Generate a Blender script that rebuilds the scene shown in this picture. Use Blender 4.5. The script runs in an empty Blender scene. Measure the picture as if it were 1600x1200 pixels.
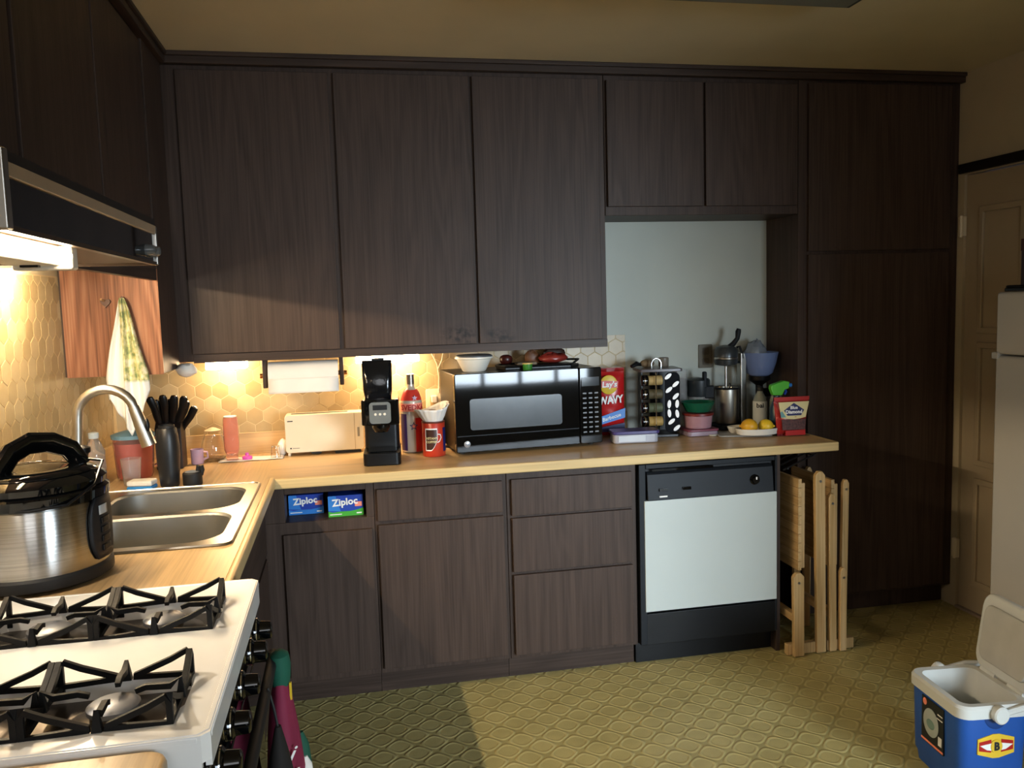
import bpy, bmesh, math, random
from mathutils import Vector, Matrix
random.seed(7)
D = bpy.data
C = bpy.context.scene.collection
SC = bpy.context.scene

# ------------------------------------------------------------------ camera
F_PX, YAW, PITCH, ROLL = 1306.34, 0.194333, -0.095299, -0.029608
CAM = Vector((0.98, -3.8162, 1.5382))
fwd = Vector((math.sin(YAW)*math.cos(PITCH), math.cos(YAW)*math.cos(PITCH), math.sin(PITCH)))
r0 = Vector((math.cos(YAW), -math.sin(YAW), 0)); u0 = r0.cross(fwd)
r1 = math.cos(ROLL)*r0 + math.sin(ROLL)*u0
u1 = -math.sin(ROLL)*r0 + math.cos(ROLL)*u0
cd = D.cameras.new('camera'); cam = D.objects.new('camera', cd); C.objects.link(cam)
cd.sensor_fit = 'HORIZONTAL'; cd.sensor_width = 36.0; cd.lens = F_PX/1600*36
cd.clip_start = 0.02
cam.matrix_world = Matrix(((r1.x, u1.x, -fwd.x, CAM.x), (r1.y, u1.y, -fwd.y, CAM.y), (r1.z, u1.z, -fwd.z, CAM.z), (0, 0, 0, 1)))
SC.camera = cam

# ------------------------------------------------------------------ light
SC.view_settings.view_transform = 'Standard'
SC.view_settings.look = 'None'
SC.view_settings.exposure = 0.0
SC.view_settings.gamma = 1.0
SC.view_settings.use_curve_mapping = False
W = D.worlds.new('world'); SC.world = W; W.use_nodes = True
W.node_tree.nodes['Background'].inputs[0].default_value = (0.55, 0.70, 1.0, 1)
W.node_tree.nodes['Background'].inputs[1].default_value = 0.4
WARM = (1.0, 0.70, 0.40)
LAMP_UNDER = 62.0        # diffusers of the lamps under the wall cabinets
LAMP_SINK = 1000.0
LAMP_HOOD = 45.0
DAY_POWER = 48.0
def area(name, loc, target, sx, sy, power, color, spread=math.pi):
    l = D.lights.new(name, 'AREA'); l.shape = 'RECTANGLE'; l.size = sx; l.size_y = sy
    l.energy = power; l.color = color; l.spread = spread
    o = D.objects.new(name, l); C.objects.link(o)
    o.location = loc; d = Vector(target)-Vector(loc)
    o.rotation_euler = d.to_track_quat('-Z', 'Y').to_euler()
    return o
area('daylight', (3.80, -6.22, 1.30), (1.62, -0.3, 0.20), 1.7, 1.4, DAY_POWER, (0.74, 0.88, 1.0), math.radians(56))
area('fill_light', (0.9, -5.8, 1.9), (2.4, 0.0, 1.3), 1.2, 1.0, 18.0, (0.95, 0.97, 1.0))  # added fill lamp behind the camera, lifts the darkest cupboards

# ------------------------------------------------------------------ helpers
def L(h):
    h = h.lstrip('#'); c = [int(h[i:i+2], 16)/255 for i in (0, 2, 4)]
    return tuple(x/12.92 if x <= .04045 else ((x+.055)/1.055)**2.4 for x in c)

class B:
    def __init__(s): s.v = []; s.f = []
    def add(s, vs, fs):
        n = len(s.v); s.v += [tuple(p) for p in vs]; s.f += [[i+n for i in f] for f in fs]; return s
    def box(s, x0, x1, y0, y1, z0, z1):
        v = [(x, y, z) for z in (z0, z1) for y in (y0, y1) for x in (x0, x1)]
        return s.add(v, [(0,2,3,1), (4,5,7,6), (0,1,5,4), (2,6,7,3), (0,4,6,2), (1,3,7,5)])
    def lathe(s, prof, c=(0,0,0), n=28, cap=True, sx=1, sy=1):
        v = []; f = []; m = len(prof)
        for r, z in prof:
            for k in range(n):
                a = 2*math.pi*k/n; v.append((c[0]+r*sx*math.cos(a), c[1]+r*sy*math.sin(a), c[2]+z))
        for j in range(m-1):
            for k in range(n):
                k2 = (k+1) % n; f.append((j*n+k, j*n+k2, (j+1)*n+k2, (j+1)*n+k))
        if cap:
            f.append(tuple(range(n-1, -1, -1))); f.append(tuple((m-1)*n+k for k in range(n)))
        return s.add(v, f)
    def cyl(s, p0, p1, r, n=16, r2=None):
        return s.tube([p0, p1], r, n, r2=r2)
    def tube(s, path, r, n=8, closed=False, r2=None, sq=None):
        P = [Vector(p) for p in path]; m = len(P); v = []; f = []
        up = None
        for i, p in enumerate(P):
            if closed: t = (P[(i+1) % m]-P[i-1])
            else: t = P[min(i+1, m-1)]-P[max(i-1, 0)]
            if t.length < 1e-9: t = Vector((0, 0, 1))
            t.normalize()
            if up is None:
                up = Vector((0, 0, 1)) if abs(t.z) < .9 else Vector((1, 0, 0))
            a = (up - t*up.dot(t))
            if a.length < 1e-6: a = t.orthogonal()
            a.normalize(); b = t.cross(a); up = a
            rr = r[i] if isinstance(r, (list, tuple)) else (r if r2 is None else r+(r2-r)*i/(m-1))
            for k in range(n):
                an = 2*math.pi*(k+.5)/n
                ca, cb = math.cos(an)*rr, math.sin(an)*rr
                if sq: ca, cb = ca*sq[0], cb*sq[1]
                v.append(p+a*ca+b*cb)
        mm = m if closed else m-1
        for j in range(mm):
            j2 = (j+1) % m
            for k in range(n):
                k2 = (k+1) % n; f.append((j*n+k, j*n+k2, j2*n+k2, j2*n+k))
        if not closed:
            f.append(tuple(range(n-1, -1, -1))); f.append(tuple((m-1)*n+k for k in range(n)))
        return s.add(v, f)
    def prism(s, pts, axis, a, b):
        def P(u, w, t): return {'x': (t, u, w), 'y': (u, t, w), 'z': (u, w, t)}[axis]
        n = len(pts)
        v = [P(u, w, a) for u, w in pts]+[P(u, w, b) for u, w in pts]
        f = [tuple(range(n-1, -1, -1)), tuple(range(n, 2*n))]+[(i, (i+1) % n, n+(i+1) % n, n+i) for i in range(n)]
        return s.add(v, f)
    def ring(s, outer, inner, axis, a, b):
        def P(u, w, t): return {'x': (t, u, w), 'y': (u, t, w), 'z': (u, w, t)}[axis]
        n = len(outer)
        v = [P(u, w, t) for t in (a, b) for pts in (outer, inner) for u, w in pts]
        f = []
        for i in range(n):
            j = (i+1) % n
            f += [(i, j, n+j, n+i), (2*n+i, 3*n+i, 3*n+j, 2*n+j), (i, 2*n+i, 2*n+j, j), (n+i, n+j, 3*n+j, 3*n+i)]
        return s.add(v, f)
    def sphere(s, c, rx, ry=None, rz=None, n=16, m=10):
        ry = rx if ry is None else ry; rz = rx if rz is None else rz
        prof = [(max(math.sin(math.pi*j/m), 1e-4), -math.cos(math.pi*j/m)) for j in range(m+1)]
        v = []; f = []
        for r, z in prof:
            for k in range(n):
                a = 2*math.pi*k/n; v.append((c[0]+rx*r*math.cos(a), c[1]+ry*r*math.sin(a), c[2]+rz*z))
        for j in range(m):
            for k in range(n):
                k2 = (k+1) % n; f.append((j*n+k, j*n+k2, (j+1)*n+k2, (j+1)*n+k))
        return s.add(v, f)
    def grid(s, fn, nu, nv):
        v = [fn(i/nu, j/nv) for j in range(nv+1) for i in range(nu+1)]
        f = [(j*(nu+1)+i, j*(nu+1)+i+1, (j+1)*(nu+1)+i+1, (j+1)*(nu+1)+i) for j in range(nv) for i in range(nu)]
        return s.add(v, f)
    def xf(s, fn):
        s.v = [tuple(fn(Vector(p))) for p in s.v]; return s
    def shift(s, d):
        s.v = [(p[0]+d[0], p[1]+d[1], p[2]+d[2]) for p in s.v]; return s
    def merge(s, o):
        return s.add(o.v, o.f)

def rrect(x0, x1, y0, y1, r, n=5):
    out = []
    for cx, cy, a0 in ((x1-r, y1-r, 0), (x0+r, y1-r, 90), (x0+r, y0+r, 180), (x1-r, y0+r, 270)):
        for k in range(n+1):
            a = math.radians(a0+90*k/n); out.append((cx+r*math.cos(a), cy+r*math.sin(a)))
    return out

def root_of(o):
    while o.parent: o = o.parent
    return o

def finish(me, smooth=True, angle=38):
    bm = bmesh.new(); bm.from_mesh(me); bmesh.ops.recalc_face_normals(bm, faces=bm.faces); bm.to_mesh(me); bm.free()
    if smooth:
        me.polygons.foreach_set('use_smooth', [True]*len(me.polygons)); me.set_sharp_from_angle(angle=math.radians(angle))

def P(name, b, mat, parent=None, bevel=0, world=False, label=None, smooth=True, solid=0, sub=0):
    if world and parent: b.shift(-root_of(parent).location)
    me = D.meshes.new(name); me.from_pydata(b.v, [], b.f); finish(me, smooth); me.materials.append(mat)
    o = D.objects.new(name, me); C.objects.link(o)
    if parent: o.parent = parent
    if label: o['label'] = label
    if sub:
        m = o.modifiers.new('sub', 'SUBSURF'); m.levels = m.render_levels = sub
    if solid:
        m = o.modifiers.new('solid', 'SOLIDIFY'); m.thickness = solid; m.offset = 0
    if bevel:
        m = o.modifiers.new('bevel', 'BEVEL'); m.width = bevel; m.segments = 2; m.limit_method = 'ANGLE'; m.angle_limit = math.radians(40); m.harden_normals = True
    return o

def T(name, label, cat, loc=(0, 0, 0), rz=0, group=None):
    o = D.objects.new(name, None); C.objects.link(o); o.empty_display_size = .05
    o.location = loc; o.rotation_euler = (0, 0, rz)
    return tag(o, label, cat, group)
def tag(o, label, cat, group=None):
    o['label'] = label; o['category'] = cat
    if group: o['group'] = group
    return o
def S(name, b, mat, parent=None, bevel=0):
    o = P(name, b, mat, parent, bevel); o['kind'] = 'structure'; return o
def copy_tree(o, parent=None):
    c = o.copy(); C.objects.link(c)
    if parent: c.parent = parent
    for ch in list(o.children): copy_tree(ch, c)
    return c

def text_bm(s, size, bold=0.0, extrude=0.0004, shear=0.0, squeeze=1.0):
    cu = D.curves.new('lettering', 'FONT'); cu.body = s; cu.size = size; cu.extrude = extrude; cu.offset = bold
    cu.align_x = 'CENTER'; cu.align_y = 'CENTER'; cu.resolution_u = 2; cu.shear = shear
    o = D.objects.new('lettering_source', cu); C.objects.link(o)
    me = D.meshes.new_from_object(o.evaluated_get(bpy.context.evaluated_depsgraph_get()))
    b = B(); b.add([(v.co.x*squeeze, v.co.y, v.co.z) for v in me.vertices], [list(p.vertices) for p in me.polygons])
    D.objects.remove(o); D.curves.remove(cu); D.meshes.remove(me)
    return b
def text(name, s, size, pos, mat, parent, ang=0, bold=0.0, wrap=None, shear=0, tilt=0, squeeze=1.0, yaw=0, world=False):
    """lettering standing upright, facing -y; wrap = radius of a cylinder about (0,0) it is laid on"""
    b = text_bm(s, size, bold, shear=shear, squeeze=squeeze)
    ca, sa = math.cos(ang), math.sin(ang)
    def m(p):
        u, w, d = p.x*ca-p.y*sa, p.x*sa+p.y*ca, p.z
        if wrap:
            a = u/wrap+tilt; R = wrap+.0006+d
            return Vector((R*math.sin(a), -R*math.cos(a), w+pos[2]))
        q = Vector((u, -d, w)); q.rotate(Matrix.Rotation(yaw, 3, 'Z'))
        return q+Vector(pos)
    return P(name, b.xf(m), mat, parent, smooth=False, world=world)

# ------------------------------------------------------------------ materials
def base(name, col=(.5, .5, .5), rough=.5, metal=0, spec=None, trans=0, ior=1.45, emit=None, coat=0):
    m = D.materials.new(name); m.use_nodes = True; nt = m.node_tree; p = nt.nodes['Principled BSDF']
    p.inputs['Base Color'].default_value = (*col, 1); p.inputs['Roughness'].default_value = rough
    p.inputs['Metallic'].default_value = metal; p.inputs['IOR'].default_value = ior
    p.inputs['Transmission Weight'].default_value = trans; p.inputs['Coat Weight'].default_value = coat
    if spec is not None: p.inputs['Specular IOR Level'].default_value = spec
    if emit: p.inputs['Emission Color'].default_value = (*emit[0], 1); p.inputs['Emission Strength'].default_value = emit[1]
    return m, nt, p
def N(nt, typ, **k):
    n = nt.nodes.new(typ)
    for a, v in k.items():
        if a.startswith('_'): n.inputs[a[1:].replace('_', ' ')].default_value = v
        else: setattr(n, a, v)
    return n
def coords(nt, scale=(1, 1, 1), src='Object', rnd=True):
    tc = N(nt, 'ShaderNodeTexCoord'); mp = N(nt, 'ShaderNodeMapping'); mp.inputs['Scale'].default_value = scale
    nt.links.new(tc.outputs[src], mp.inputs['Vector'])
    if rnd:
        oi = N(nt, 'ShaderNodeObjectInfo'); mu = N(nt, 'ShaderNodeMath', operation='MULTIPLY'); mu.inputs[1].default_value = 37
        nt.links.new(oi.outputs['Random'], mu.inputs[0]); cb = N(nt, 'ShaderNodeCombineXYZ')
        for k in range(3): nt.links.new(mu.outputs[0], cb.inputs[k])
        nt.links.new(cb.outputs[0], mp.inputs['Location'])
    return mp.outputs['Vector']
def ramp(nt, fac, stops):
    r = N(nt, 'ShaderNodeValToRGB'); e = r.color_ramp.elements
    while len(e) < len(stops): e.new(.5)
    for k, (pos, c) in enumerate(stops): e[k].position = pos; e[k].color = (*c, 1)
    nt.links.new(fac, r.inputs[0]); return r.outputs[0]
def bump(nt, p, h, strength=.2, dist=.002):
    b = N(nt, 'ShaderNodeBump'); b.inputs['Strength'].default_value = strength; b.inputs['Distance'].default_value = dist
    nt.links.new(h, b.inputs['Height']); nt.links.new(b.outputs[0], p.inputs['Normal'])
def mat(name, hexc, rough=.5, metal=0, var=.06, scale=14, bmp=0.0, **k):
    """plain material with a little procedural unevenness in colour and gloss"""
    c = L(hexc) if isinstance(hexc, str) else hexc
    m, nt, p = base(name, c, rough, metal, **k)
    n = N(nt, 'ShaderNodeTexNoise'); n.inputs['Scale'].default_value = scale; n.inputs['Detail'].default_value = 3
    nt.links.new(coords(nt), n.inputs['Vector'])
    lo = tuple(x*(1-var) for x in c); hi = tuple(min(1, x*(1+var)) for x in c)
    nt.links.new(ramp(nt, n.outputs[0], [(.3, lo), (.7, hi)]), p.inputs['Base Color'])
    if bmp: bump(nt, p, n.outputs[0], bmp, .002)
    return m
def wood(name, axis, dark, mid, light, rough=.45, big=9, rings=7, contrast=1.0, spec=.2, coat=0, smudge=()):
    m, nt, p = base(name, mid, rough, spec=spec, coat=coat)
    i = 'xyz'.index(axis)
    s1 = [big]*3; s1[i] = big*.07; s2 = [150]*3; s2[i] = 3.0
    n1 = N(nt, 'ShaderNodeTexNoise'); n1.inputs['Scale'].default_value = 1; n1.inputs['Detail'].default_value = 2; n1.inputs['Distortion'].default_value = .5
    nt.links.new(coords(nt, tuple(s1)), n1.inputs['Vector'])
    mu = N(nt, 'ShaderNodeMath', operation='MULTIPLY'); mu.inputs[1].default_value = rings*6.28; nt.links.new(n1.outputs[0], mu.inputs[0])
    si = N(nt, 'ShaderNodeMath', operation='SINE'); nt.links.new(mu.outputs[0], si.inputs[0])
    n2 = N(nt, 'ShaderNodeTexNoise'); n2.inputs['Scale'].default_value = 1; n2.inputs['Detail'].default_value = 3
    nt.links.new(coords(nt, tuple(s2)), n2.inputs['Vector'])
    a = N(nt, 'ShaderNodeMath', operation='MULTIPLY_ADD'); a.inputs[1].default_value = .13*contrast; a.inputs[2].default_value = 0
    nt.links.new(si.outputs[0], a.inputs[0])
    b = N(nt, 'ShaderNodeMath', operation='ADD'); nt.links.new(a.outputs[0], b.inputs[0]); nt.links.new(n2.outputs[0], b.inputs[1])
    nt.links.new(ramp(nt, b.outputs[0], [(.12, dark), (.5, mid), (.9, light)]), p.inputs['Base Color'])
    bump(nt, p, n2.outputs[0], .12, .001)
    if smudge:                                  # greasy hand marks worn into the finish
        v = coords(nt, rnd=False); tot = None
        ns = N(nt, 'ShaderNodeTexNoise'); ns.inputs['Scale'].default_value = 45; ns.inputs['Detail'].default_value = 4; nt.links.new(v, ns.inputs['Vector'])
        for sx_, sz_, sr_ in smudge:
            mp = N(nt, 'ShaderNodeMapping'); mp.inputs['Location'].default_value = (-sx_, 0, -sz_*1.9); mp.inputs['Scale'].default_value = (1, 0, 1.9)
            nt.links.new(v, mp.inputs['Vector']); ln = N(nt, 'ShaderNodeVectorMath', operation='LENGTH'); nt.links.new(mp.outputs[0], ln.inputs[0])
            mr = N(nt, 'ShaderNodeMapRange', interpolation_type='SMOOTHSTEP'); mr.inputs[1].default_value = sr_; mr.inputs[2].default_value = sr_*.2; nt.links.new(ln.outputs['Value'], mr.inputs[0])
            if tot is None: tot = mr.outputs[0]
            else:
                mx_ = N(nt, 'ShaderNodeMath', operation='MAXIMUM'); nt.links.new(tot, mx_.inputs[0]); nt.links.new(mr.outputs[0], mx_.inputs[1]); tot = mx_.outputs[0]
        nr = N(nt, 'ShaderNodeMapRange'); nr.inputs[1].default_value = .40; nr.inputs[2].default_value = .62; nt.links.new(ns.outputs[0], nr.inputs[0])
        mm = N(nt, 'ShaderNodeMath', operation='MULTIPLY'); nt.links.new(tot, mm.inputs[0]); nt.links.new(nr.outputs[0], mm.inputs[1])
        src = p.inputs['Base Color'].links[0].from_socket
        mc = N(nt, 'ShaderNodeMix', data_type='RGBA'); nt.links.new(mm.outputs[0], mc.inputs[0]); nt.links.new(src, mc.inputs[6]); mc.inputs[7].default_value = (.012, .008, .007, 1)
        nt.links.new(mc.outputs[2], p.inputs['Base Color'])
    return m

def sc(c, k): return tuple(x*k for x in c)
WD = (.054, .035, .0265)
walnut = wood('walnut_upright', 'z', sc(WD, .62), WD, sc(WD, 1.32), .46)
walnut_worn = wood('walnut_worn', 'z', sc(WD, .62), WD, sc(WD, 1.32), .46, smudge=[(.41, .055, .09), (.385, .075, .06), (.235, .075, .11), (.27, .05, .05)])
walnut_flat = wood('walnut_across', 'x', sc(WD, .5), sc(WD, .85), sc(WD, 1.25), .42)
walnut_deep = wood('walnut_along', 'y', sc(WD, .5), sc(WD, .85), sc(WD, 1.25), .42)
OK = L('#b99b70')
oak_x = wood('oak_laminate_across', 'x', sc(OK, .68), OK, sc(OK, 1.25), .32, big=6, rings=4, spec=.35)
oak_y = wood('oak_laminate_along', 'y', sc(OK, .68), OK, sc(OK, 1.25), .32, big=6, rings=4, spec=.35)
EDG = L('#c9ae7c')
edge_x = wood('pale_edge_across', 'x', sc(EDG, .8), EDG, sc(EDG, 1.12), .32)
edge_y = wood('pale_edge_along', 'y', sc(EDG, .8), EDG, sc(EDG, 1.12), .32)
bamboo = wood('bamboo', 'z', sc(L('#b5935f'), .8), L('#c0a070'), L('#d0b488'), .4, big=12, rings=3)
bamboo_y = wood('bamboo_along', 'y', sc(L('#b5935f'), .8), L('#c0a070'), L('#d0b488'), .4, big=12, rings=3)
dark_void = mat('dark_inside', '#120e0c', .8)
paint_white = mat('painted_pale_wall', '#b4b8ae', .6, var=.04, scale=3)
paint_cream = mat('painted_cream_wall', '#b2a387', .55, var=.05, scale=3)
ceil_mat = mat('ceiling_paint', '#d4c6a6', .5, var=.05, scale=2.5)
door_mat = mat('door_paint', '#a3937a', .45, var=.05, scale=4)
black_trim = mat('black_trim', '#120f0d', .4)
black_gloss = mat('black_gloss', '#060708', .04, spec=.45)
black_satin = mat('black_satin', '#0b0c0e', .35, spec=.3)
black_matte = mat('black_matte', '#121315', .6)
charcoal = mat('charcoal_plastic', '#14171b', .5, spec=.25)
enamel = mat('white_enamel', '#ecebe8', .18, var=.02)
panel_white = mat('panel_white', '#b4bab5', .35, var=.02, scale=3)
plastic_white = mat('white_plastic', '#d9d4c8', .35, var=.02)
plastic_cream = mat('cream_plastic', '#dccfb4', .35, var=.02)
paper = mat('paper_white', '#e4dfd6', .8, var=.03, bmp=.1)
steel = mat('stainless', '#b5b2ab', .28, 1.0, var=.06, scale=5)
brushed = mat('brushed_steel', '#c2beb4', .33, 1.0, var=.08, scale=6)
def aniso():
    m, nt, p = base('cooker_steel', L('#a8a6a2'), .26, 1.0)
    p.inputs['Anisotropic'].default_value = .9; p.inputs['Anisotropic Rotation'].default_value = .25
    tg = N(nt, 'ShaderNodeTangent', direction_type='RADIAL', axis='Z'); nt.links.new(tg.outputs[0], p.inputs['Tangent'])
    n = N(nt, 'ShaderNodeTexNoise'); n.inputs['Scale'].default_value = 1; nt.links.new(coords(nt, (4, 4, 300)), n.inputs['Vector'])
    nt.links.new(ramp(nt, n.outputs[0], [(.3, L('#9a9894')), (.7, L('#b2b0ac'))]), p.inputs['Base Color'])
    return m
cooker_steel = aniso()
sink_steel = mat('sink_steel', '#8b8a85', .5, .85, var=.06, scale=8)
chrome = mat('chrome', '#cfcfcf', .1, 1.0, var=.02)
iron = mat('cast_iron', '#09090a', .55, spec=.25, bmp=.3, scale=120)
burner_grey = mat('burner_alloy', '#7d8088', .4, .7)
bowl_metal = mat('drip_bowl', '#5a524a', .3, .9, var=.35, scale=20)
glass_clear, _, _ = base('clear_glass', (1, 1, 1), .02, trans=1, ior=1.45)
plastic_clear, _, _ = base('clear_plastic', (.95, .95, .95), .08, trans=.9, ior=1.25)
plastic_pink, _, _ = base('pink_clear_plastic', L('#fcd2ca'), .08, trans=.9, ior=1.15)
lilac = mat('lilac_plastic', '#b79bb0', .35)
magenta = mat('magenta_plastic', '#d052b0', .35)
lit = lambda n, s, c=WARM: base(n, (1, .9, .7), .4, emit=(c, s))[0]
lamp_under = lit('lit_diffuser_cabinet', LAMP_UNDER)
lamp_sink = lit('lit_diffuser_sink', LAMP_SINK, (1.0, .78, .50))
lamp_fill = lit('lit_fill_bulb', 650.0, (1.0, .90, .74))  # glow of the extra bulb added inside the hood
lamp_hood = lit('lit_tube_hood', LAMP_HOOD, (1.0, .80, .55))
red = mat('red_print', '#a81d1a', .3); redd = mat('dark_red', '#5e1512', .4)
blue = mat('blue_print', '#1f3f9e', .35); blue2 = mat('light_blue_print', '#2f78c4', .35)
cooler_blue = mat('cooler_blue', '#1d4f9c', .4, var=.05)
navy = mat('navy_print', '#1a1f55', .4)
white_print = mat('white_print', '#e8e6e0', .5)
yellow = mat('yellow_print', '#d9b430', .4)
green = mat('green_print', '#3f9e2f', .4)
salmon = mat('salmon_print', '#f08a70', .5)
cream = mat('cream_print', '#cfc28e', .5)

def tile_mat(name, a, b, c):
    m, nt, p = base(name, b, .35)
    oi = N(nt, 'ShaderNodeObjectInfo'); n = N(nt, 'ShaderNodeTexNoise'); n.inputs['Scale'].default_value = 30; n.inputs['Detail'].default_value = 3
    nt.links.new(coords(nt), n.inputs['Vector'])
    ad = N(nt, 'ShaderNodeMath', operation='MULTIPLY_ADD'); ad.inputs[1].default_value = .5
    nt.links.new(oi.outputs['Random'], ad.inputs[0])
    m2 = N(nt, 'ShaderNodeMath', operation='MULTIPLY'); m2.inputs[1].default_value = .3; nt.links.new(n.outputs[0], m2.inputs[0]); nt.links.new(m2.outputs[0], ad.inputs[2])
    nt.links.new(ramp(nt, ad.outputs[0], [(.1, a), (.4, b), (.75, c)]), p.inputs['Base Color'])
    bump(nt, p, n.outputs[0], .1, .001)
    return m
tile = tile_mat('hex_tile_glaze', L('#917d57'), L('#a38e66'), L('#b3a07a'))
grout = mat('tile_grout', '#c9b48a', .6)

def vinyl():
    m, nt, p = base('floor_vinyl', L('#8b7b42'), .38, spec=.4)
    tc = N(nt, 'ShaderNodeTexCoord'); sp = N(nt, 'ShaderNodeSeparateXYZ'); nt.links.new(tc.outputs['Object'], sp.inputs[0])
    def M(op, a, b=None, v=None):
        n = N(nt, 'ShaderNodeMath', operation=op); nt.links.new(a, n.inputs[0])
        if b is not None: nt.links.new(b, n.inputs[1])
        if v is not None: n.inputs[1].default_value = v
        return n.outputs[0]
    PX, PY = .122, .122
    cx = M('COSINE', M('MULTIPLY', sp.outputs[0], v=2*math.pi/PX)); cy = M('COSINE', M('MULTIPLY', sp.outputs[1], v=2*math.pi/PY))
    h = M('ADD', cx, cy)                      # rounded diamonds
    a = M('ABSOLUTE', h)                      # two interleaved lattices of cells
    outer = N(nt, 'ShaderNodeMapRange', interpolation_type='SMOOTHSTEP'); outer.inputs[1].default_value = .08; outer.inputs[2].default_value = .42
    nt.links.new(a, outer.inputs[0])
    inner = N(nt, 'ShaderNodeMapRange', interpolation_type='SMOOTHSTEP'); inner.inputs[1].default_value = .62; inner.inputs[2].default_value = .95
    nt.links.new(a, inner.inputs[0])
    hh = M('SUBTRACT', outer.outputs[0], M('MULTIPLY', inner.outputs[0], v=.55))
    n = N(nt, 'ShaderNodeTexNoise'); n.inputs['Scale'].default_value = 7; n.inputs['Detail'].default_value = 6; nt.links.new(tc.outputs['Object'], n.inputs['Vector'])
    n2 = N(nt, 'ShaderNodeTexNoise'); n2.inputs['Scale'].default_value = 260; nt.links.new(tc.outputs['Object'], n2.inputs['Vector'])
    v = M('ADD', M('MULTIPLY', hh, v=.24), M('ADD', M('MULTIPLY', n.outputs[0], v=.48), M('MULTIPLY', n2.outputs[0], v=.16)))
    nt.links.new(ramp(nt, v, [(.2, L('#8f8352')), (.5, L('#afa26b')), (.8, L('#c2b782'))]), p.inputs['Base Color'])
    bump(nt, p, M('ADD', hh, M('MULTIPLY', n2.outputs[0], v=.15)), .5, .004)
    return m
floor_mat = vinyl()

# ================================================================== the room
XR, ZC = 3.846, 2.54
S('floor', B().box(-.1, 4.9, -6.2, .1, -.05, 0), floor_mat)
S('ceiling', B().box(-.1, 4.9, -6.2, .1, ZC, ZC+.06), ceil_mat)
wall_back = S('wall_back', B().box(-.1, 4.0, 0, .1, 0, ZC), paint_white)
wall_left = S('wall_left', B().box(-.1, 0, -6.1, 0, 0, ZC), paint_cream)
DY0, DY1, DZ = -1.14, -.335, 2.075        # doorway in the right wall
wr = B().box(XR, XR+.12, DY1, 0, 0, ZC).box(XR, XR+.12, -2.9, DY0, 0, ZC).box(XR, XR+.12, DY0, DY1, DZ, ZC)
wall_right = S('wall_right', wr, paint_cream)
S('wall_east_and_baffle', B().box(3.30, 4.9, -3.05, -2.9, 0, ZC).box(4.75, 4.9, -6.1, -3.05, 0, ZC), paint_cream)  # outer east wall, plus an unseen stub added to keep daylight off the pantry
WX0, WX1, WZ0, WZ1 = 2.9, 4.7, .62, 2.0
wf = B().box(-.1, WX0, -6.1, -6.0, 0, ZC).box(WX1, 4.9, -6.1, -6.0, 0, ZC).box(WX0, WX1, -6.1, -6.0, 0, WZ0).box(WX0, WX1, -6.1, -6.0, WZ1, ZC)
S('wall_front', wf, paint_cream)
win = S('window_1', B().box(WX0, WX0+.05, -6.08, -6.0, WZ0, WZ1).box(WX1-.05, WX1, -6.08, -6.0, WZ0, WZ1).box(WX0, WX1, -6.08, -6.0, WZ1-.05, WZ1)
        .box(WX0-.03, WX1+.03, -6.08, -5.95, WZ0-.03, WZ0+.02), plastic_white)
for k in range(1, 4):
    x = WX0+(WX1-WX0)*k/4
    P('mullion', B().box(x-.018, x+.018, -6.07, -6.02, WZ0+.02, WZ1-.05), plastic_white, win)
P('mullion', B().box(WX0+.05, WX1-.05, -6.065, -6.025, 1.33, 1.36), plastic_white, win)

# six-sided tiles on the two walls above the worktop
HW = .0695; HS = HW/math.sqrt(3); HG = .0024
def hexpts(cx, cz, w):
    r = w/math.sqrt(3)
    return [(cx+r*math.sin(math.radians(60*k)), cz+r*math.cos(math.radians(60*k))) for k in range(6)]
def clip(pts, lim):
    for ax, sgn, v in ((0, 1, lim[0]), (0, -1, lim[1]), (1, 1, lim[2]), (1, -1, lim[3])):
        out = []
        for i in range(len(pts)):
            a, b = pts[i-1], pts[i]; da, db = sgn*(a[ax]-v), sgn*(b[ax]-v)
            if (da >= 0) != (db >= 0):
                t = da/(da-db); out.append((a[0]+(b[0]-a[0])*t, a[1]+(b[1]-a[1])*t))
            if db >= 0: out.append(b)
        pts = out
        if len(pts) < 3: return []
    return pts
def tile_wall(wall, axis, u0, u1, z0, z1, skip):
    full = None
    sign = -1 if axis == 'y' else 1
    rows = int((z1-z0)/(HS*1.5))+2
    for j in range(rows):
        cz = z0+.012+j*HS*1.5
        for i in range(int((u1-u0)/HW)+2):
            cu = u0+i*HW+(HW/2 if j % 2 else 0)
            if skip(cu, cz): continue
            pts = clip(hexpts(cu, cz, HW-HG), (u0, u1, z0, z1))
            if len(pts) < 3: continue
            whole = len(pts) == 6 and abs(cu-u0) > HW/2 and abs(u1-cu) > HW/2 and cz-HS > z0 and cz+HS < z1
            if whole and full: me = full
            else:
                c = (sum(p[0] for p in pts)/len(pts), sum(p[1] for p in pts)/len(pts)) if not whole else (cu, cz)
                n = len(pts); v = []; f = []
                for sc_, d in ((1, .001), (1, .0022), (.97, .0027)):
                    for p in pts:
                        a, b = (c[0]+(p[0]-c[0])*sc_)-cu, (c[1]+(p[1]-c[1])*sc_)-cz
                        v.append((a, sign*d, b) if axis == 'y' else (sign*d, a, b))
                for q in range(2):
                    f += [(q*n+k, q*n+(k+1) % n, (q+1)*n+(k+1) % n, (q+1)*n+k) for k in range(n)]
                f.append(tuple(2*n+k for k in range(n)))
                me = D.meshes.new('tile'); me.from_pydata(v, [], f); finish(me, False); me.materials.append(tile)
                if whole: full = me
            o = D.objects.new('tile', me); C.objects.link(o); o.parent = wall
            o.location = (cu, 0, cz) if axis == 'y' else (0, cu, cz)
P('grout', B().box(.0, 2.287, -.0015, .0, .95, 1.377), grout, wall_back)
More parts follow.
